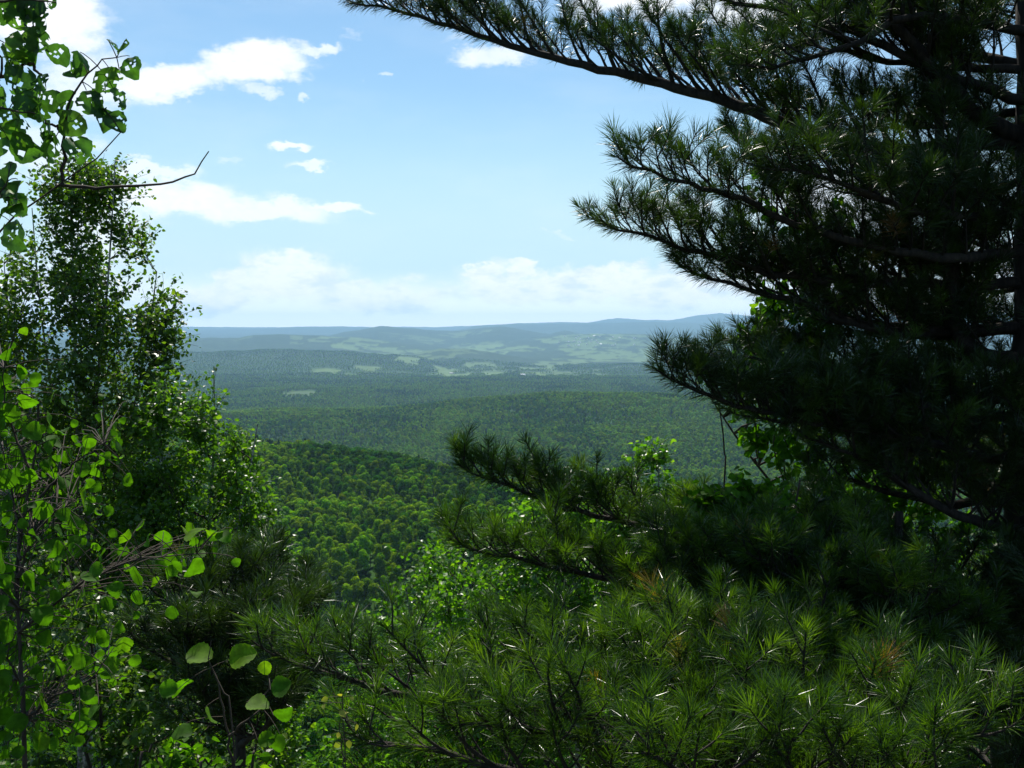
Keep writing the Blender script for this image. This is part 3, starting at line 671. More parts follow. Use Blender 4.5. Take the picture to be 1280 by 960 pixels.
# nearest pine: seen from above along the bottom of the view
bx, by = P(980, 1100, 3.3)[:2]; zb2 = ground(bx, by)
near = root('pine_tree', (bx, by, zb2), 'nearest pine, its big needle tufts filling the bottom of the view', 'pine tree')
_, TP3 = pine_trunk(near, [(bx, by, zb2 - .4), (bx, by, zb2 + 1.2), (bx - .02, by + .02, P(980, 960, 3.3)[2])], [.09, .075, .02], g)
def T3(row): return on_path(TP3, P(980, row, 3.3)[2])
LIMBS3 = [
    (1080, [(860, 930, 3.3), (720, 895, 3.3), (640, 882, 3.3), (520, 872, 3.3), (420, 845, 3.3), (360, 825, 3.3), (335, 812, 3.3)], .024, .34, dict(gap=.05, up=.5)),
    (1060, [(860, 960, 3.0), (740, 925, 2.9), (640, 910, 2.8), (560, 905, 2.8)], .02, .30, dict(gap=.05, up=.5)),
    (1040, [(900, 940, 3.2), (800, 890, 3.3), (720, 850, 3.3), (650, 830, 3.3), (600, 830, 3.3)], .02, .32, dict(gap=.05, up=.5)),
    (1020, [(960, 920, 3.2), (880, 870, 3.3), (820, 840, 3.3), (780, 820, 3.3)], .02, .34, dict(gap=.05, up=.5)),
    (1010, [(1000, 930, 3.2), (990, 880, 3.2), (960, 840, 3.3)], .02, .34, dict(gap=.05, up=.5)),
    (1020, [(1060, 940, 3.1), (1100, 890, 3.1), (1110, 860, 3.2)], .02, .34, dict(gap=.05, up=.5)),
    (1030, [(1090, 970, 3.0), (1180, 930, 2.9), (1240, 910, 2.9)], .02, .34, dict(gap=.05, up=.5)),
    (1050, [(900, 1000, 2.8), (840, 960, 2.6), (800, 940, 2.5)], .018, .30, dict(gap=.05, up=.5)),
    (1050, [(1000, 1000, 2.8), (980, 950, 2.6), (960, 925, 2.55)], .018, .30, dict(gap=.05, up=.5)),
    (1050, [(1080, 1000, 2.7), (1130, 970, 2.5), (1180, 960, 2.45)], .018, .30, dict(gap=.05, up=.5)),
    (1080, [(760, 1000, 3.0), (620, 960, 2.9), (500, 930, 2.9), (430, 915, 2.9)], .02, .30, dict(gap=.05, up=.5)),
]
for (row, pp, r0, L2, kw) in LIMBS3:
    pine_limb(near, np.vstack([T3(row)[None], PA(pp)]), r0, g, L2=L2, mat=M_needle2, nl=.088, brown=.004, width=.0022, lift=.42, tg_=1.35, **dict(kw, up=.22, gap=.075))

# dark young pine in the shade between the birches and the nearest pine
bx, by = P(300, 900, 4.8)[:2]; zb3 = ground(bx, by)
shade = root('pine_tree', (bx, by, zb3), 'small shaded pine low on the left under the bushy birch', 'pine tree')
_, TP4 = pine_trunk(shade, [(bx, by, zb3 - .4), (bx, by, zb3 + 1.5), (bx, by, P(300, 740, 4.8)[2])], [.06, .05, .012], g)
for k, (c, r_, d) in enumerate([(200, 745, 4.6), (255, 730, 4.5), (330, 720, 4.6), (390, 770, 4.7), (230, 790, 4.2), (310, 780, 4.2), (400, 830, 4.4), (170, 800, 4.6), (360, 870, 4.1), (250, 860, 4.1), (300, 725, 5.2), (370, 740, 5.3)]):
    b0 = on_path(TP4, P(300, r_ + 60, 4.8)[2]); tip = P(c, r_, d)
    pine_limb(shade, [b0, (b0 + tip) / 2 - UP * .04, tip], .014, g, L2=.26, gap=.06, start=.2)

# ------------------------------------------------------------------ broadleaf trees
def leaf_template(n, kind='birch', gg=None):
    a = np.linspace(0, 1, n + 1)
    if kind == 'birch': half = lambda s: .38 * np.sin(np.pi * s ** .72) ** .9
    else: half = lambda s: .50 * np.sin(np.pi * np.clip(s, 0, 1) ** .82) ** .62
    L = [[0, 0, 0]]; R_ = []
    v = [[0, 0, 0]]; mid = []
    ss_ = a[1:-1]
    for s in ss_: v += [[-half(s), s, .12 * half(s) - .25 * (s - .5) ** 2], [0, s, -.25 * (s - .5) ** 2 - .03], [half(s), s, .14 * half(s) - .25 * (s - .5) ** 2]]
    v.append([0, 1, -.08]); v = np.array(v, float); v[0, 2] = -.06
    if gg is not None:
        ph = gg.uniform(0, 6, 4); e = np.abs(v[:, 0]) > 1e-6
        v[e, 0] *= 1 + .05 * np.sign(np.sin(np.arange(e.sum()) // 2 * np.pi + .5)) + .07 * np.sin(v[e, 1] * 7 + ph[0])
        v[:, 0] += gg.uniform(-.10, .10) * np.sin(v[:, 1] * 3); v[:, 2] = v[:, 2] * gg.uniform(.5, 1.8) + .05 * np.sin(v[:, 1] * 6 + ph[1] + 3 * v[:, 0]) + gg.uniform(-.1, .35) * v[:, 0] ** 2
    T = [[0, 2, 1], [0, 3, 2]]; k = len(ss_)
    for i in range(k - 1):
        b = 1 + 3 * i; T += [[b, b + 1, b + 4], [b, b + 4, b + 3], [b + 1, b + 2, b + 5], [b + 1, b + 5, b + 4]]
    b = 1 + 3 * (k - 1); e = len(v) - 1; T += [[b, b + 1, e], [b + 1, b + 2, e]]
    return v, np.array(T)
LT_SMALL = leaf_template(3, 'birch'); LT_BIRCH = leaf_template(4, 'birch'); g = np.random.default_rng(3); LT_BIG = [leaf_template(13, 'aspen', g) for _ in range(8)]; LT_ASPEN = leaf_template(9, 'aspen'); LT_ASPEN_S = leaf_template(4, 'aspen')
def leaves_at(p, g, size, tmpl, droop=.5, zup=.3):
    n = len(p); a = g.random(n) * 2 * np.pi
    Yv = norm(np.stack([np.cos(a), np.sin(a), -droop + g.normal(0, .45, n)], -1))
    N = norm(g.normal(0, 1, (n, 3)) + UP * zup * 3); X = norm(np.cross(Yv, N)); Z = np.cross(X, Yv)
    return place(tmpl[0], tmpl[1], p, X, Yv, Z, size * (.65 + .6 * g.random(n)), np.clip(g.normal(.5, .25, n), 0, 1))

def broad_tree(name, label, cat, base, stems, outline, d, g, ntw, nlf, lsize, mat, bark, tmpl, depth=1.0, stem_r=.03, group=None, spread=.06, low=.5, zup=.3, tw_mat=None, clump=1.):
    """stems: polylines of (column, row, depth) from base up; outline: rows with left and right edge of the crown."""
    bp_ = np.array([base[0], base[1], ground(*base)])
    top = root(name, bp_, label, cat, group)
    paths = []
    for k, s in enumerate(stems):
        w3 = np.vstack([bp_[None] + np.array([[.05 * k * math.cos(k), .05 * k * math.sin(k), -.2]]), PA(s)]); path = smooth_path(w3, 50); paths.append(path)
        tb = Tubes(); tb.add(path, stem_r * (1 - np.linspace(0, 1, 50)) ** .8 + .004, 8); link('trunk', tb.mesh('trunk', bark), top)
    allp = np.concatenate(paths)
    rows = np.array([o[0] for o in outline], float); xl = np.array([o[1] for o in outline], float); xr = np.array([o[2] for o in outline], float)
    grid = np.linspace(rows[0], rows[-1], 400); wd = np.interp(grid, rows, xr - xl); cdf = np.cumsum(wd); cdf /= cdf[-1]
    row = np.interp(g.random(ntw), cdf, grid); l_, r_ = np.interp(row, rows, xl), np.interp(row, rows, xr)
    ragged = (fbm(row / 34, row * 0, 3, int(g.integers(999))) - .5) * 34
    u = g.uniform(-1, 1, ntw); px = (l_ + r_) / 2 + u * ((r_ - l_) / 2 + ragged * np.sign(u) * .5)
    hw = (r_ - l_) / 2 / F * d * depth
    dd = d + g.uniform(-1, 1, ntw) * hw * np.sqrt(np.clip(1 - u * u, .08, 1))
    ends = np.array([P(a, b, c) for a, b, c in zip(px, row, dd)])
    tb = Tubes(); lp = []
    per = 7; nc = max(4, ntw // per); cen = ends[:nc]; sig = clump * (hw[:nc].mean() + .25) * .34
    cl_h = norm(cen - np.array([base[0], base[1], 0])[None] * np.array([1, 1, 0]))
    for ci in range(nc):
        e = cen[ci]
        hd = np.hypot(allp[:, 0] - e[0], allp[:, 1] - e[1]); want = e[2] - low * hd - .08
        k = int(np.argmin(np.abs(allp[:, 2] - want) * 1.2 + hd)); s = allp[k]; L = np.linalg.norm(e - s)
        mid = (s + e) / 2 + np.array([(e - s)[0] * .12, (e - s)[1] * .12, -.10 * L])
        q = np.linspace(0, 1, 9)[:, None]; main = (1 - q) ** 2 * s + 2 * q * (1 - q) * mid + q * q * e
        main[1:-1] += g.normal(0, .004 + .012 * L, (7, 3)); tb.add(main, np.linspace(.004 + .006 * L, .0022, 9), 4)
        for m_ in range(per + int(g.integers(-2, 3))):
            fk = g.uniform(.35, 1.0); kk = fk * 8; ii = min(int(kk), 7); p0 = main[ii] + (main[ii + 1] - main[ii]) * (kk - ii)
            d_ = norm(norm(main[ii + 1] - main[ii]) * .8 + g.normal(0, .55, 3) + UP * .15); Lt = g.uniform(.5, 1.25) * sig
            c = curve_from(p0, d_, Lt, -.15, g, 4, .12); tb.add(c, np.linspace(.0024, .0011, 5), 3)
            n = max(3, int(nlf * (.5 + 1.0 * g.random()))); f = g.random(n) ** .8
            k2 = np.clip(f * 4, 0, 3.999); i2 = k2.astype(int); pt = c[i2] + (c[i2 + 1] - c[i2]) * (k2 - i2)[:, None]
            lp.append(pt + g.normal(0, spread * .33, (n, 3)))
    lp = np.concatenate(lp)
    V, T, A = leaves_at(lp, g, lsize, tmpl, zup=zup)
    cr = link('crown', make_mesh('crown', V, T, mat, tint=A), top)
    sub('twigs', tb.mesh('twigs', tw_mat or M_twig), cr, top)
    return top

g = np.random.default_rng(21)
b_ = P(100, 700, 9.2)
broad_tree('birch_tree', 'tall slender pale-stemmed birch with sparse leaves, sky showing through', 'birch', (b_[0], b_[1]),
    [[(105, 760, 9.2), (98, 600, 9.2), (95, 480, 9.2), (92, 350, 9.2), (85, 200, 9.2)], [(110, 760, 9.2), (118, 600, 9.0), (122, 480, 9.0), (135, 350, 9.0), (144, 200, 9.0)],
     [(100, 760, 9.3), (78, 600, 9.4), (66, 500, 9.5), (50, 380, 9.6), (40, 260, 9.6)], [(112, 760, 9.2), (140, 620, 9.3), (165, 520, 9.3), (185, 420, 9.4), (196, 340, 9.4)],
     [(98, 760, 9.1), (60, 640, 9.0), (40, 520, 9.0), (15, 420, 9.0), (5, 330, 9.0)]],
    [(206, 84, 104), (218, 72, 150), (250, 54, 152), (285, 30, 168), (320, -5, 188), (355, -20, 204), (405, -30, 222), (450, -30, 218), (520, -30, 195), (640, -20, 180), (760, 0, 180)],
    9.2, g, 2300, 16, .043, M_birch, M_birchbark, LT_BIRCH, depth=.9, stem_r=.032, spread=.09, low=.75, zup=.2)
b_ = P(250, 800, 8.6)
broad_tree('birch_tree', 'bushy dense birch in front of the tall slender one, its right edge lit yellow green', 'birch', (b_[0], b_[1]),
    [[(250, 800, 8.6), (262, 650, 8.6), (268, 540, 8.6), (267, 458, 8.6)], [(245, 800, 8.7), (225, 650, 8.8), (200, 560, 8.8), (192, 480, 8.8)],
     [(255, 800, 8.5), (290, 680, 8.4), (310, 600, 8.4), (322, 530, 8.4)]],
    [(466, 264, 274), (488, 192, 284), (520, 172, 298), (560, 165, 314), (600, 160, 326), (660, 160, 338), (710, 150, 342), (760, 140, 352), (850, 130, 372), (960, 120, 372), (1040, 120, 370)],
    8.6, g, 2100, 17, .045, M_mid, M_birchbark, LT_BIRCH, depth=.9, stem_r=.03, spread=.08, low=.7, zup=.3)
b_ = P(355, 900, 10.5)
broad_tree('birch_tree', 'bright leafy young birch at the lower right foot of the bushy birch', 'birch', (b_[0], b_[1]),
    [[(360, 880, 10.5), (362, 780, 10.5), (360, 700, 10.5)]], [(690, 340, 372), (740, 335, 385), (790, 330, 384), (900, 320, 388), (1000, 320, 400)],
    10.5, g, 260, 15, .055, M_bright, M_birchbark, LT_SMALL, stem_r=.02, low=.7)
b_ = P(560, 900, 9.0)
broad_tree('birch_tree', 'bright green leafy birch behind the pine tufts, below the dark forest gully', 'birch', (b_[0], b_[1]),
    [[(575, 900, 9.0), (570, 780, 9.0), (590, 700, 9.0)], [(560, 900, 9.0), (520, 800, 9.1), (505, 720, 9.1)], [(580, 900, 9.0), (640, 780, 8.9), (660, 700, 8.9)]],
    [(670, 590, 650), (700, 500, 720), (735, 480, 745), (785, 452, 760), (850, 430, 780), (960, 400, 800)],
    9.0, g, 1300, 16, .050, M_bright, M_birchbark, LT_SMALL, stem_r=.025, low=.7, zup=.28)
b_ = P(720, 800, 8.0)
broad_tree('birch_tree', 'leafy birch rising behind the branch tip of the bushy pine', 'birch', (b_[0], b_[1]),
    [[(720, 800, 8.0), (700, 700, 8.0), (690, 620, 8.0)], [(725, 800, 8.0), (760, 720, 8.0), (770, 640, 8.0)]],
    [(608, 650, 690), (640, 640, 800), (690, 610, 830), (740, 600, 840), (800, 580, 850)],
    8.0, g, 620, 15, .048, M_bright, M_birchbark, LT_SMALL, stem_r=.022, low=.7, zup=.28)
b_ = P(810, 800, 7.0)
broad_tree('birch_tree', 'slim young birch top standing up alone in the centre right', 'birch', (b_[0], b_[1]),
    [[(810, 800, 7.0), (800, 680, 7.0), (798, 560, 7.0)], [(812, 760, 7.0), (822, 640, 7.0), (824, 572, 7.0)]],
    [(545, 794, 802), (560, 789, 822), (580, 784, 828), (610, 778, 832), (640, 764, 838), (680, 745, 850), (740, 725, 860)],
    7.0, g, 520, 12, .040, M_bright, M_birchbark, LT_BIRCH, stem_r=.016, low=.8, zup=.3)
b_ = P(1060, 700, 6.9)
broad_tree('aspen_tree', 'round-leaved aspen growing behind the tall pine, leaves showing between its limbs', 'aspen', (b_[0], b_[1]),
    [[(1060, 800, 6.9), (1050, 600, 6.9), (1020, 420, 6.9), (1000, 300, 6.9), (985, 190, 6.9)], [(1065, 800, 6.9), (1120, 640, 7.0), (1170, 480, 7.1)],
     [(1055, 760, 6.8), (990, 640, 6.6), (930, 560, 6.5), (890, 500, 6.4)]],
    [(180, 940, 1010), (230, 930, 1060), (300, 950, 1080), (380, 940, 1100), (425, 925, 1100), (440, 960, 1120), (500, 885, 1180), (570, 885, 1200), (610, 960, 1230), (680, 870, 1250), (780, 870, 1280), (900, 860, 1280)],
    6.0, g, 850, 12, .050, M_aspen, M_twig, LT_ASPEN_S, depth=.45, stem_r=.03, low=.8, zup=.1)
b_ = P(950, 800, 4.7)
broad_tree('aspen_tree', 'low aspen with large bright round leaves between the slim birch and the tall pine', 'aspen', (b_[0], b_[1]),
    [[(950, 800, 4.7), (940, 700, 4.7), (920, 610, 4.7)], [(955, 800, 4.7), (985, 680, 4.7), (1000, 600, 4.7)]],
    [(606, 890, 960), (618, 880, 985), (636, 880, 995), (650, 900, 1000)],
    4.7, g, 84, 6, .046, M_aspen, M_twig, LT_ASPEN_S, depth=.6, stem_r=.016, low=.8, zup=.5)
b_ = P(1240, 800, 8.4)
broad_tree('birch_tree', 'leafy birch behind the trunk of the tall pine, bright specks between its lower limbs', 'birch', (b_[0], b_[1]),
    [[(1240, 900, 8.4), (1230, 700, 8.4), (1200, 540, 8.4)], [(1245, 900, 8.4), (1300, 700, 8.4), (1340, 560, 8.4)]],
    [(500, 1180, 1260), (560, 1090, 1380), (700, 1060, 1420), (900, 1060, 1450), (1000, 1060, 1450)],
    8.4, g, 800, 13, .055, M_bright, M_birchbark, LT_SMALL, stem_r=.03, low=.7, zup=.3)
b_ = P(855, 700, 6.2)
broad_tree('aspen_tree', 'thin aspen sprig rising just above the tip of the long pine limb over the valley', 'aspen', (b_[0], b_[1]),
    [[(900, 700, 6.1), (905, 560, 6.1), (890, 480, 6.1), (852, 424, 6.1)]],
    [(424, 849, 856), (436, 850, 868), (448, 856, 884), (470, 870, 900)], 6.1, g, 12, 4, .050, M_aspen, M_twig, LT_ASPEN_S, depth=.3, stem_r=.006, low=.9, zup=.1)
b_ = P(130, 1000, 5.6)
broad_tree('leafy_bush', 'dense dark small-leaved bush in the shade at the bottom left', 'bush', (b_[0], b_[1]),
    [[(130, 1000, 5.6), (120, 850, 5.6), (100, 720, 5.6)], [(140, 1000, 5.6), (200, 880, 5.6), (240, 800, 5.6)], [(120, 1000, 5.6), (40, 880, 5.6), (10, 760, 5.6)]],
    [(700, 60, 130), (740, 0, 200), (800, -20, 290), (860, -20, 340), (960, -20, 380), (1040, -20, 400)],
    5.6, g, 700, 15, .042, M_birch, M_twig, LT_SMALL, depth=.5, stem_r=.018, low=.7)
b_ = P(260, 1060, 3.4)
broad_tree('leafy_shoots', 'fresh light green leafy shoots at the very bottom left', 'shrub', (b_[0], b_[1]),
    [[(180, 1040, 3.4), (190, 930, 3.4)], [(250, 1040, 3.4), (265, 950, 3.4)], [(310, 1040, 3.4), (320, 930, 3.4)]],
    [(925, 180, 200), (935, 165, 330), (1000, 150, 350)], 3.4, g, 60, 9, .040, M_aspen, M_twig, LT_BIRCH, depth=.3, stem_r=.006, low=.9, zup=.3)

# ------------------------------------------------------------------ near aspen: eaten leaves top left, bright leaves bottom left
def eaten_leaf(g, N=11):
    """A round aspen leaf as a fine sheet with holes and gnawed edges."""
    yy, xx = np.mgrid[0:N + 1, 0:N + 1] / N; s = yy; half = .50 * np.sin(np.pi * np.clip(s, .02, .98) ** .82) ** .6
    serr = 1 + .05 * np.sin(s * 40)
    X = (xx * 2 - 1) * half * serr; Y = s; ph = g.uniform(0, 6); Z = g.uniform(.1, .5) * np.abs(X) - g.uniform(.2, .7) * (s - .5) ** 2 + .06 * np.sin(9 * X + 7 * Y + ph)
    v = np.stack([X, Y, Z], -1).reshape(-1, 3); i = np.arange(N)[:, None] * (N + 1) + np.arange(N)[None]
    q = np.stack([i, i + 1, i + N + 2, i + N + 1], -1).reshape(-1, 4)
    c = v[q].mean(1); bad = np.zeros(len(q), bool)
    for k in range(g.integers(5, 11)):
        h = np.array([g.uniform(-.45, .45), g.uniform(.1, 1.0)]); bad |= np.hypot(c[:, 0] - h[0], c[:, 1] - h[1]) < g.uniform(.035, .10)
    if g.random() < .6:
        h = np.array([g.choice([-1, 1]) * .5, g.uniform(.3, 1.0)]); bad |= np.hypot(c[:, 0] - h[0], c[:, 1] - h[1]) < g.uniform(.15, .32)
    q = q[~bad]; return v, np.vstack([q[:, [0, 1, 2]], q[:, [0, 2, 3]]])
ET = [eaten_leaf(g) for _ in range(9)]
M_eaten = leaf_mat('eaten_aspen_leaf', [(0, (.035, .085, .03)), (.6, (.06, .14, .03)), (1, (.11, .2, .03))], (1.6, 2.0, .5), rough=.45, spec=.3, tfac=.38, mottle=60)
def spray(parent, name, twigs, leaves, mat, g, tmpls, r0=.004, lsz=1.):
    """twigs: polylines of (column,row,depth); leaves: (column,row,depth,size,tone) with a stalk to the nearest twig point."""
    tb = Tubes(); tp = []
    for tw in twigs:
        path = smooth_path(PA(tw), 14); path[1:-1] += g.normal(0, .0022, (12, 3)); tp.append(path); tb.add(path, np.linspace(r0, r0 * .28, 14), 5)
    tp = np.concatenate(tp); out = []
    for lf in leaves:
        p = P(*lf[:3]); k = int(np.argmin(np.linalg.norm(tp - p, axis=1))); s = tp[k]
        sl = np.linalg.norm(s - p); tb.add(np.array([s, (s * .6 + p * .4) + UP * .06 * sl, (s * .2 + p * .8) + UP * .05 * sl, p]), [.0009 + .0016 * sl, .0009 + .001 * sl, .0008, .0007], 4)
        down = norm(np.array([g.normal(0, .45), g.normal(0, .3), -.75 + g.normal(0, .35)])) if len(lf) < 6 else norm(np.array(lf[5]))
        N = norm(np.array([g.normal(0, .8), -.75 + g.normal(0, .6), .5 + g.normal(0, .9)])); X = norm(np.cross(down, N)); Z = np.cross(X, down)
        tm = tmpls[int(g.integers(len(tmpls)))]
        out.append(place(tm[0], tm[1], p[None], X[None], down[None], Z[None], [lf[3] * lsz], np.array([lf[4]])))
    V, T, A = merge(out); b = link(name, tb.mesh(name, M_twig), parent)
    sub('leaves', make_mesh('leaves', V, T, mat, tint=A, smooth=True), b, parent); return b
g = np.random.default_rng(33)
S = 1.9
bx, by = -1.95, 1.55; zb4 = ground(bx, by)
asp = root('aspen_tree', (bx, by, zb4), 'aspen at the left edge whose upper branch carries insect-eaten leaves and a bare twig', 'aspen')
tb = Tubes(); tb.add(smooth_path([(bx, by, zb4 - .2), (bx, by, -.8), (bx - .03, by + .05, .3), (bx, by + .1, 1.3)], 30), np.linspace(.035, .012, 30), 9); link('trunk', tb.mesh('trunk', M_twig), asp)
main = [(-340, 560, 1.75), (-120, 400, 1.85), (0, 287, S), (40, 258, S), (78, 229, S), (98, 212, S), (125, 195, S), (140, 184, S), (151, 165, S)]
tw = [main, [(75, 231, S), (110, 236, 1.9), (160, 232, 1.9), (205, 229, 1.9), (238, 219, 1.9), (253, 205, 1.9), (261, 189, 1.9)],
      [(79, 226, S), (79, 185, S), (84, 145, S), (96, 112, S), (112, 92, S), (130, 76, S), (146, 72, S)],
      [(79, 165, S), (62, 155, S), (50, 148, S)], [(0, 96, 1.85), (24, 84, 1.85), (36, 60, 1.85), (41, 36, 1.85), (38, 15, 1.85)], [(-60, 120, 1.85), (0, 96, 1.85), (-5, 60, 1.85), (-20, 20, 1.85)],
      [(36, 78, 1.85), (48, 90, 1.85), (53, 104, 1.85)], [(-60, 180, 1.8), (0, 136, 1.8), (22, 140, 1.8), (45, 142, 1.8)], [(-40, 300, 1.8), (0, 238, 1.8), (12, 225, 1.8)], [(-60, 30, 1.8), (0, 2, 1.8), (40, 0, 1.8), (70, 3, 1.8)]]
lv = []
def cl(c, r_, d, n, sx, sy, s=.050):
    for _ in range(n): lv.append((c + g.normal(0, sx), r_ + g.normal(0, sy) - 14, d + g.normal(0, .03), s * g.uniform(.75, 1.1), g.random()))
for (c, r_, sz) in [(100, 80, .042), (104, 95, .036), (158, 64, .028), (134, 64, .026), (162, 85, .038), (136, 100, .050), (150, 108, .045), (141, 125, .036), (70, 128, .036), (90, 128, .040), (108, 128, .042), (122, 132, .040), (128, 150, .040), (134, 156, .038),
                    (74, 152, .042), (104, 160, .044), (60, 180, .052), (70, 186, .045), (90, 184, .046), (58, 165, .034)]:
    lv.append((c, r_ - 15, S, sz, g.random()))
for (c, r_, sz) in [(56, 26, .045), (35, 26, .030), (20, 52, .050), (28, 60, .046), (6, 70, .045), (58, 56, .040), (60, 74, .038), (52, 108, .034), (30, 98, .046), (34, 92, .040), (20, 84, .03), (12, 92, .034),
                    (20, 142, .050), (32, 138, .044), (45, 135, .040), (48, 142, .036), (2, 125, .040), (3, 150, .042), (25, 165, .048), (10, 190, .052), (0, 180, .05), (15, 218, .038), (22, 240, .048), (8, 250, .046), (14, 258, .04), (28, 268, .046),
                    (12, 10, .05), (25, 12, .046), (38, 8, .05), (50, 12, .044), (2, 6, .05), (66, -2, .036), (16, 20, .04), (-12, 40, .05), (-14, 110, .05), (-12, 220, .05), (12, 292, .05)]:
    lv.append((c, r_ - 16, 1.84, sz, g.random()))
spray(asp, 'branch', tw, lv, M_eaten, g, ET, r0=.0038, lsz=1.18)

g = np.random.default_rng(41)
bx, by = P(30, 1150, 2.3)[:2]; zb5 = ground(bx, by)
sap = root('aspen_sapling', (bx, by, zb5), 'aspen sapling close by at the lower left with broad glowing green leaves', 'sapling')
stem = smooth_path([(bx, by, zb5 - .1), tuple(P(32, 1000, 2.3)), tuple(P(26, 830, 2.3)), tuple(P(22, 700, 2.35)), tuple(P(45, 560, 2.4)), tuple(P(48, 500, 2.4))], 40)
tb = Tubes(); tb.add(stem, np.linspace(.012, .0025, 40), 8); link('trunk', tb.mesh('trunk', M_twig), sap)
BR = [[(24, 790, 2.3), (60, 760, 2.25), (110, 725, 2.2), (160, 702, 2.15), (220, 695, 2.1), (246, 692, 2.1)],
      [(24, 720, 2.3), (40, 670, 2.3), (70, 640, 2.3), (95, 625, 2.3)], [(26, 700, 2.3), (20, 640, 2.4), (10, 590, 2.4), (0, 540, 2.4)],
      [(34, 640, 2.35), (70, 600, 2.4), (105, 570, 2.4), (130, 555, 2.45)], [(30, 900, 2.3), (70, 870, 2.25), (110, 850, 2.2), (135, 820, 2.2)],
      [(40, 590, 2.4), (20, 545, 2.4), (5, 500, 2.4), (5, 460, 2.4)], [(22, 760, 2.3), (0, 720, 2.2), (-30, 690, 2.1)], [(30, 860, 2.3), (5, 820, 2.3), (-20, 800, 2.3)]]
SPEC = [[(255, 672, .052, .9), (240, 668, .045, .8), (270, 678, .036, .9), (252, 712, .050, .7), (226, 672, .024, 1), (215, 706, .040, .5), (162, 676, .036, .8), (165, 722, .042, .4), (188, 682, .030, .6), (128, 725, .034, .7), (100, 735, .036, .6), (103, 755, .048, .8), (75, 690, .042, .3), (130, 700, .03, .5), (145, 740, .034, .4)],
        [(104, 625, .052, .8), (70, 670, .040, .3), (55, 640, .046, .4), (95, 655, .038, .7), (80, 610, .036, .5), (60, 690, .042, .4)],
        [(12, 600, .05, .4), (25, 575, .048, .5), (5, 640, .052, .2), (-5, 560, .05, .5), (30, 620, .046, .5), (8, 670, .052, .3)],
        [(112, 555, .042, .8), (130, 570, .034, .6), (90, 570, .044, .6), (70, 560, .046, .7), (100, 590, .040, .4), (140, 550, .03, .5), (60, 590, .046, .6), (118, 600, .04, .4)],
        [(50, 880, .046, .8), (60, 935, .044, .9), (135, 835, .042, .8), (155, 810, .040, .8), (100, 830, .036, .6), (90, 820, .038, .7), (70, 840, .04, .5), (110, 870, .036, .6), (95, 905, .04, .5), (40, 930, .04, .6), (20, 905, .044, .5)],
        [(40, 510, .05, .7), (20, 520, .048, .6), (60, 535, .05, .8), (8, 500, .04, .6), (70, 500, .036, .9), (30, 545, .05, .6), (55, 560, .046, .5), (24, 425, .022, .8), (10, 450, .034, .5), (22, 470, .03, .6), (5, 480, .04, .5), (0, 530, .05, .4)],
        [(0, 700, .05, .3), (15, 730, .052, .3), (-10, 760, .05, .3), (10, 790, .05, .2), (5, 745, .05, .4), (40, 730, .046, .4), (50, 770, .046, .5)],
        [(5, 850, .05, .3), (-10, 820, .05, .4), (30, 820, .046, .5), (20, 870, .04, .5), (60, 800, .044, .4), (0, 900, .05, .4)]]
for tw_, sp in zip(BR, SPEC):
    c0 = np.array([[q[0], q[1]] for q in tw_]); L = []
    for q in sp: L.append((q[0], q[1] - 14, tw_[-1][2] + g.normal(0, .05), q[2] * 1.0, q[3]))
    for _ in range(72):
        k = g.integers(len(tw_)); L.append((tw_[k][0] + g.normal(0, 30), tw_[k][1] + g.normal(0, 30), tw_[k][2] + g.normal(.22, .16), g.uniform(.018, .036), g.random() * .8))
    spray(sap, 'branch', [tw_], L, M_aspen, g, LT_BIG, r0=.0038)
bx, by = P(300, 1150, 2.2)[:2]; zb6 = ground(bx, by)
sp2 = root('aspen_sapling', (bx, by, zb6), 'small aspen shoot with few separate broad leaves, in front of the shaded pine', 'sapling')
tb = Tubes(); tb.add(smooth_path([(bx, by, zb6 - .1), tuple(P(295, 1000, 2.2)), tuple(P(278, 860, 2.2)), tuple(P(262, 830, 2.2))], 24), np.linspace(.006, .0016, 24), 6); link('trunk', tb.mesh('trunk', M_twig), sp2)
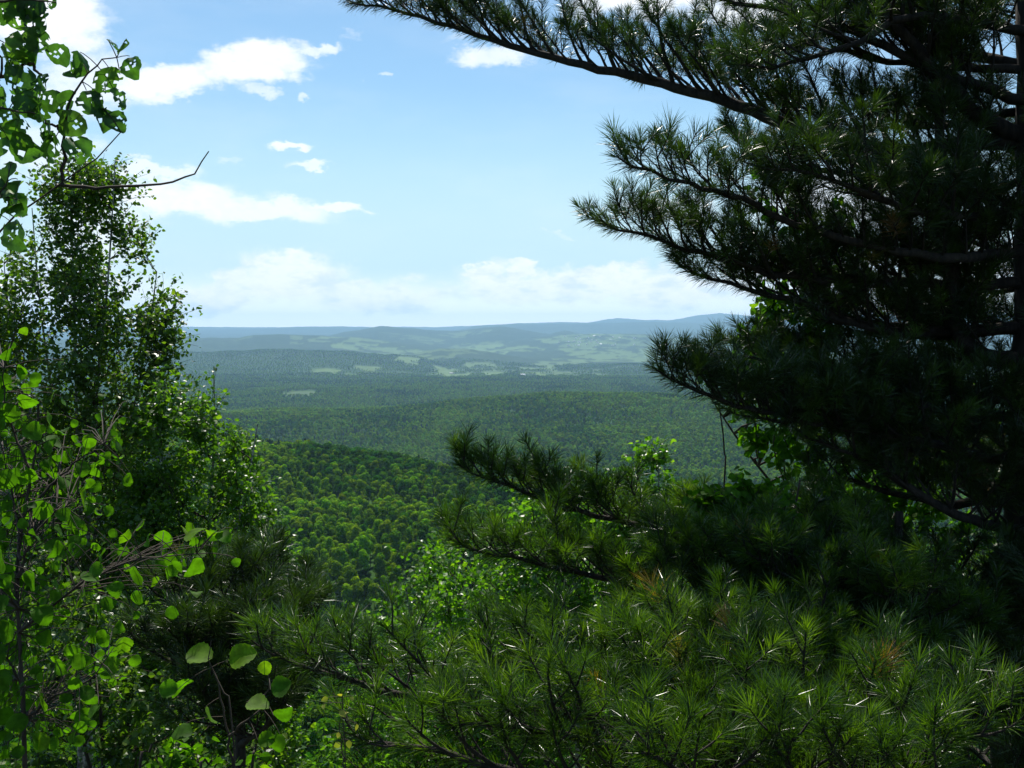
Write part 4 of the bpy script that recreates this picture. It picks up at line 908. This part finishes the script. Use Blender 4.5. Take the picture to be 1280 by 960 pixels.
spray(sp2, 'branch', [[(292, 960, 2.2), (278, 880, 2.2), (262, 825, 2.2), (264, 800, 2.2)], [(286, 920, 2.2), (310, 900, 2.15), (330, 880, 2.15), (336, 840, 2.15)]],
      [(265, 822, 2.2, .060, .9, (-.6, .1, .1)), (285, 826, 2.2, .062, .95, (.7, .1, .25)), (240, 848, 2.2, .055, .6, (-.5, -.2, -.4)), (256, 885, 2.18, .048, .85), (222, 862, 2.15, .040, .7, (-.7, 0, .1)), (308, 878, 2.1, .050, .9, (.6, -.1, -.1)),
       (330, 826, 2.1, .030, 1.), (338, 862, 2.1, .045, .3, (.6, 0, .25)), (342, 895, 2.1, .042, .3, (.5, 0, .2)), (322, 925, 2.1, .036, .8, (.5, 0, 0)), (350, 918, 2.1, .04, .3), (230, 905, 2.2, .045, .3)], M_aspen, g, LT_BIG, r0=.0032)
bx, by = P(428, 1120, 2.6)[:2]; zb7 = ground(bx, by)
M_yellow = leaf_mat('yellow_leaf', [(0, (.18, .24, .03)), (1, (.36, .36, .05))], (1.4, 1.4, .6), rough=.45, spec=.4, tfac=.45)
yl = root('yellow_shoot', (bx, by, zb7), 'thin shoot with small yellow leaves between the pine tufts at the bottom', 'shoot')
tb = Tubes(); tb.add(smooth_path([(bx, by, zb7 - .1), tuple(P(432, 1000, 2.6)), tuple(P(428, 900, 2.6)), tuple(P(428, 872, 2.6))], 20), np.linspace(.005, .0012, 20), 6); link('trunk', tb.mesh('trunk', M_twig), yl)
spray(yl, 'branch', [[(430, 960, 2.6), (426, 910, 2.6), (428, 872, 2.6)]], [(410, 872, 2.6, .024, .3), (428, 868, 2.6, .022, .9), (424, 888, 2.58, .030, 1.), (434, 892, 2.6, .028, .9), (446, 905, 2.6, .022, .7), (424, 915, 2.6, .02, .8), (436, 925, 2.6, .028, .2), (404, 880, 2.6, .02, .2), (420, 928, 2.6, .03, 0), (440, 870, 2.6, .018, .3)],
      M_yellow, g, [LT_BIRCH], r0=.002, lsz=.8)

print('TRIS', sum(len(m.polygons) for m in bpy.data.meshes))
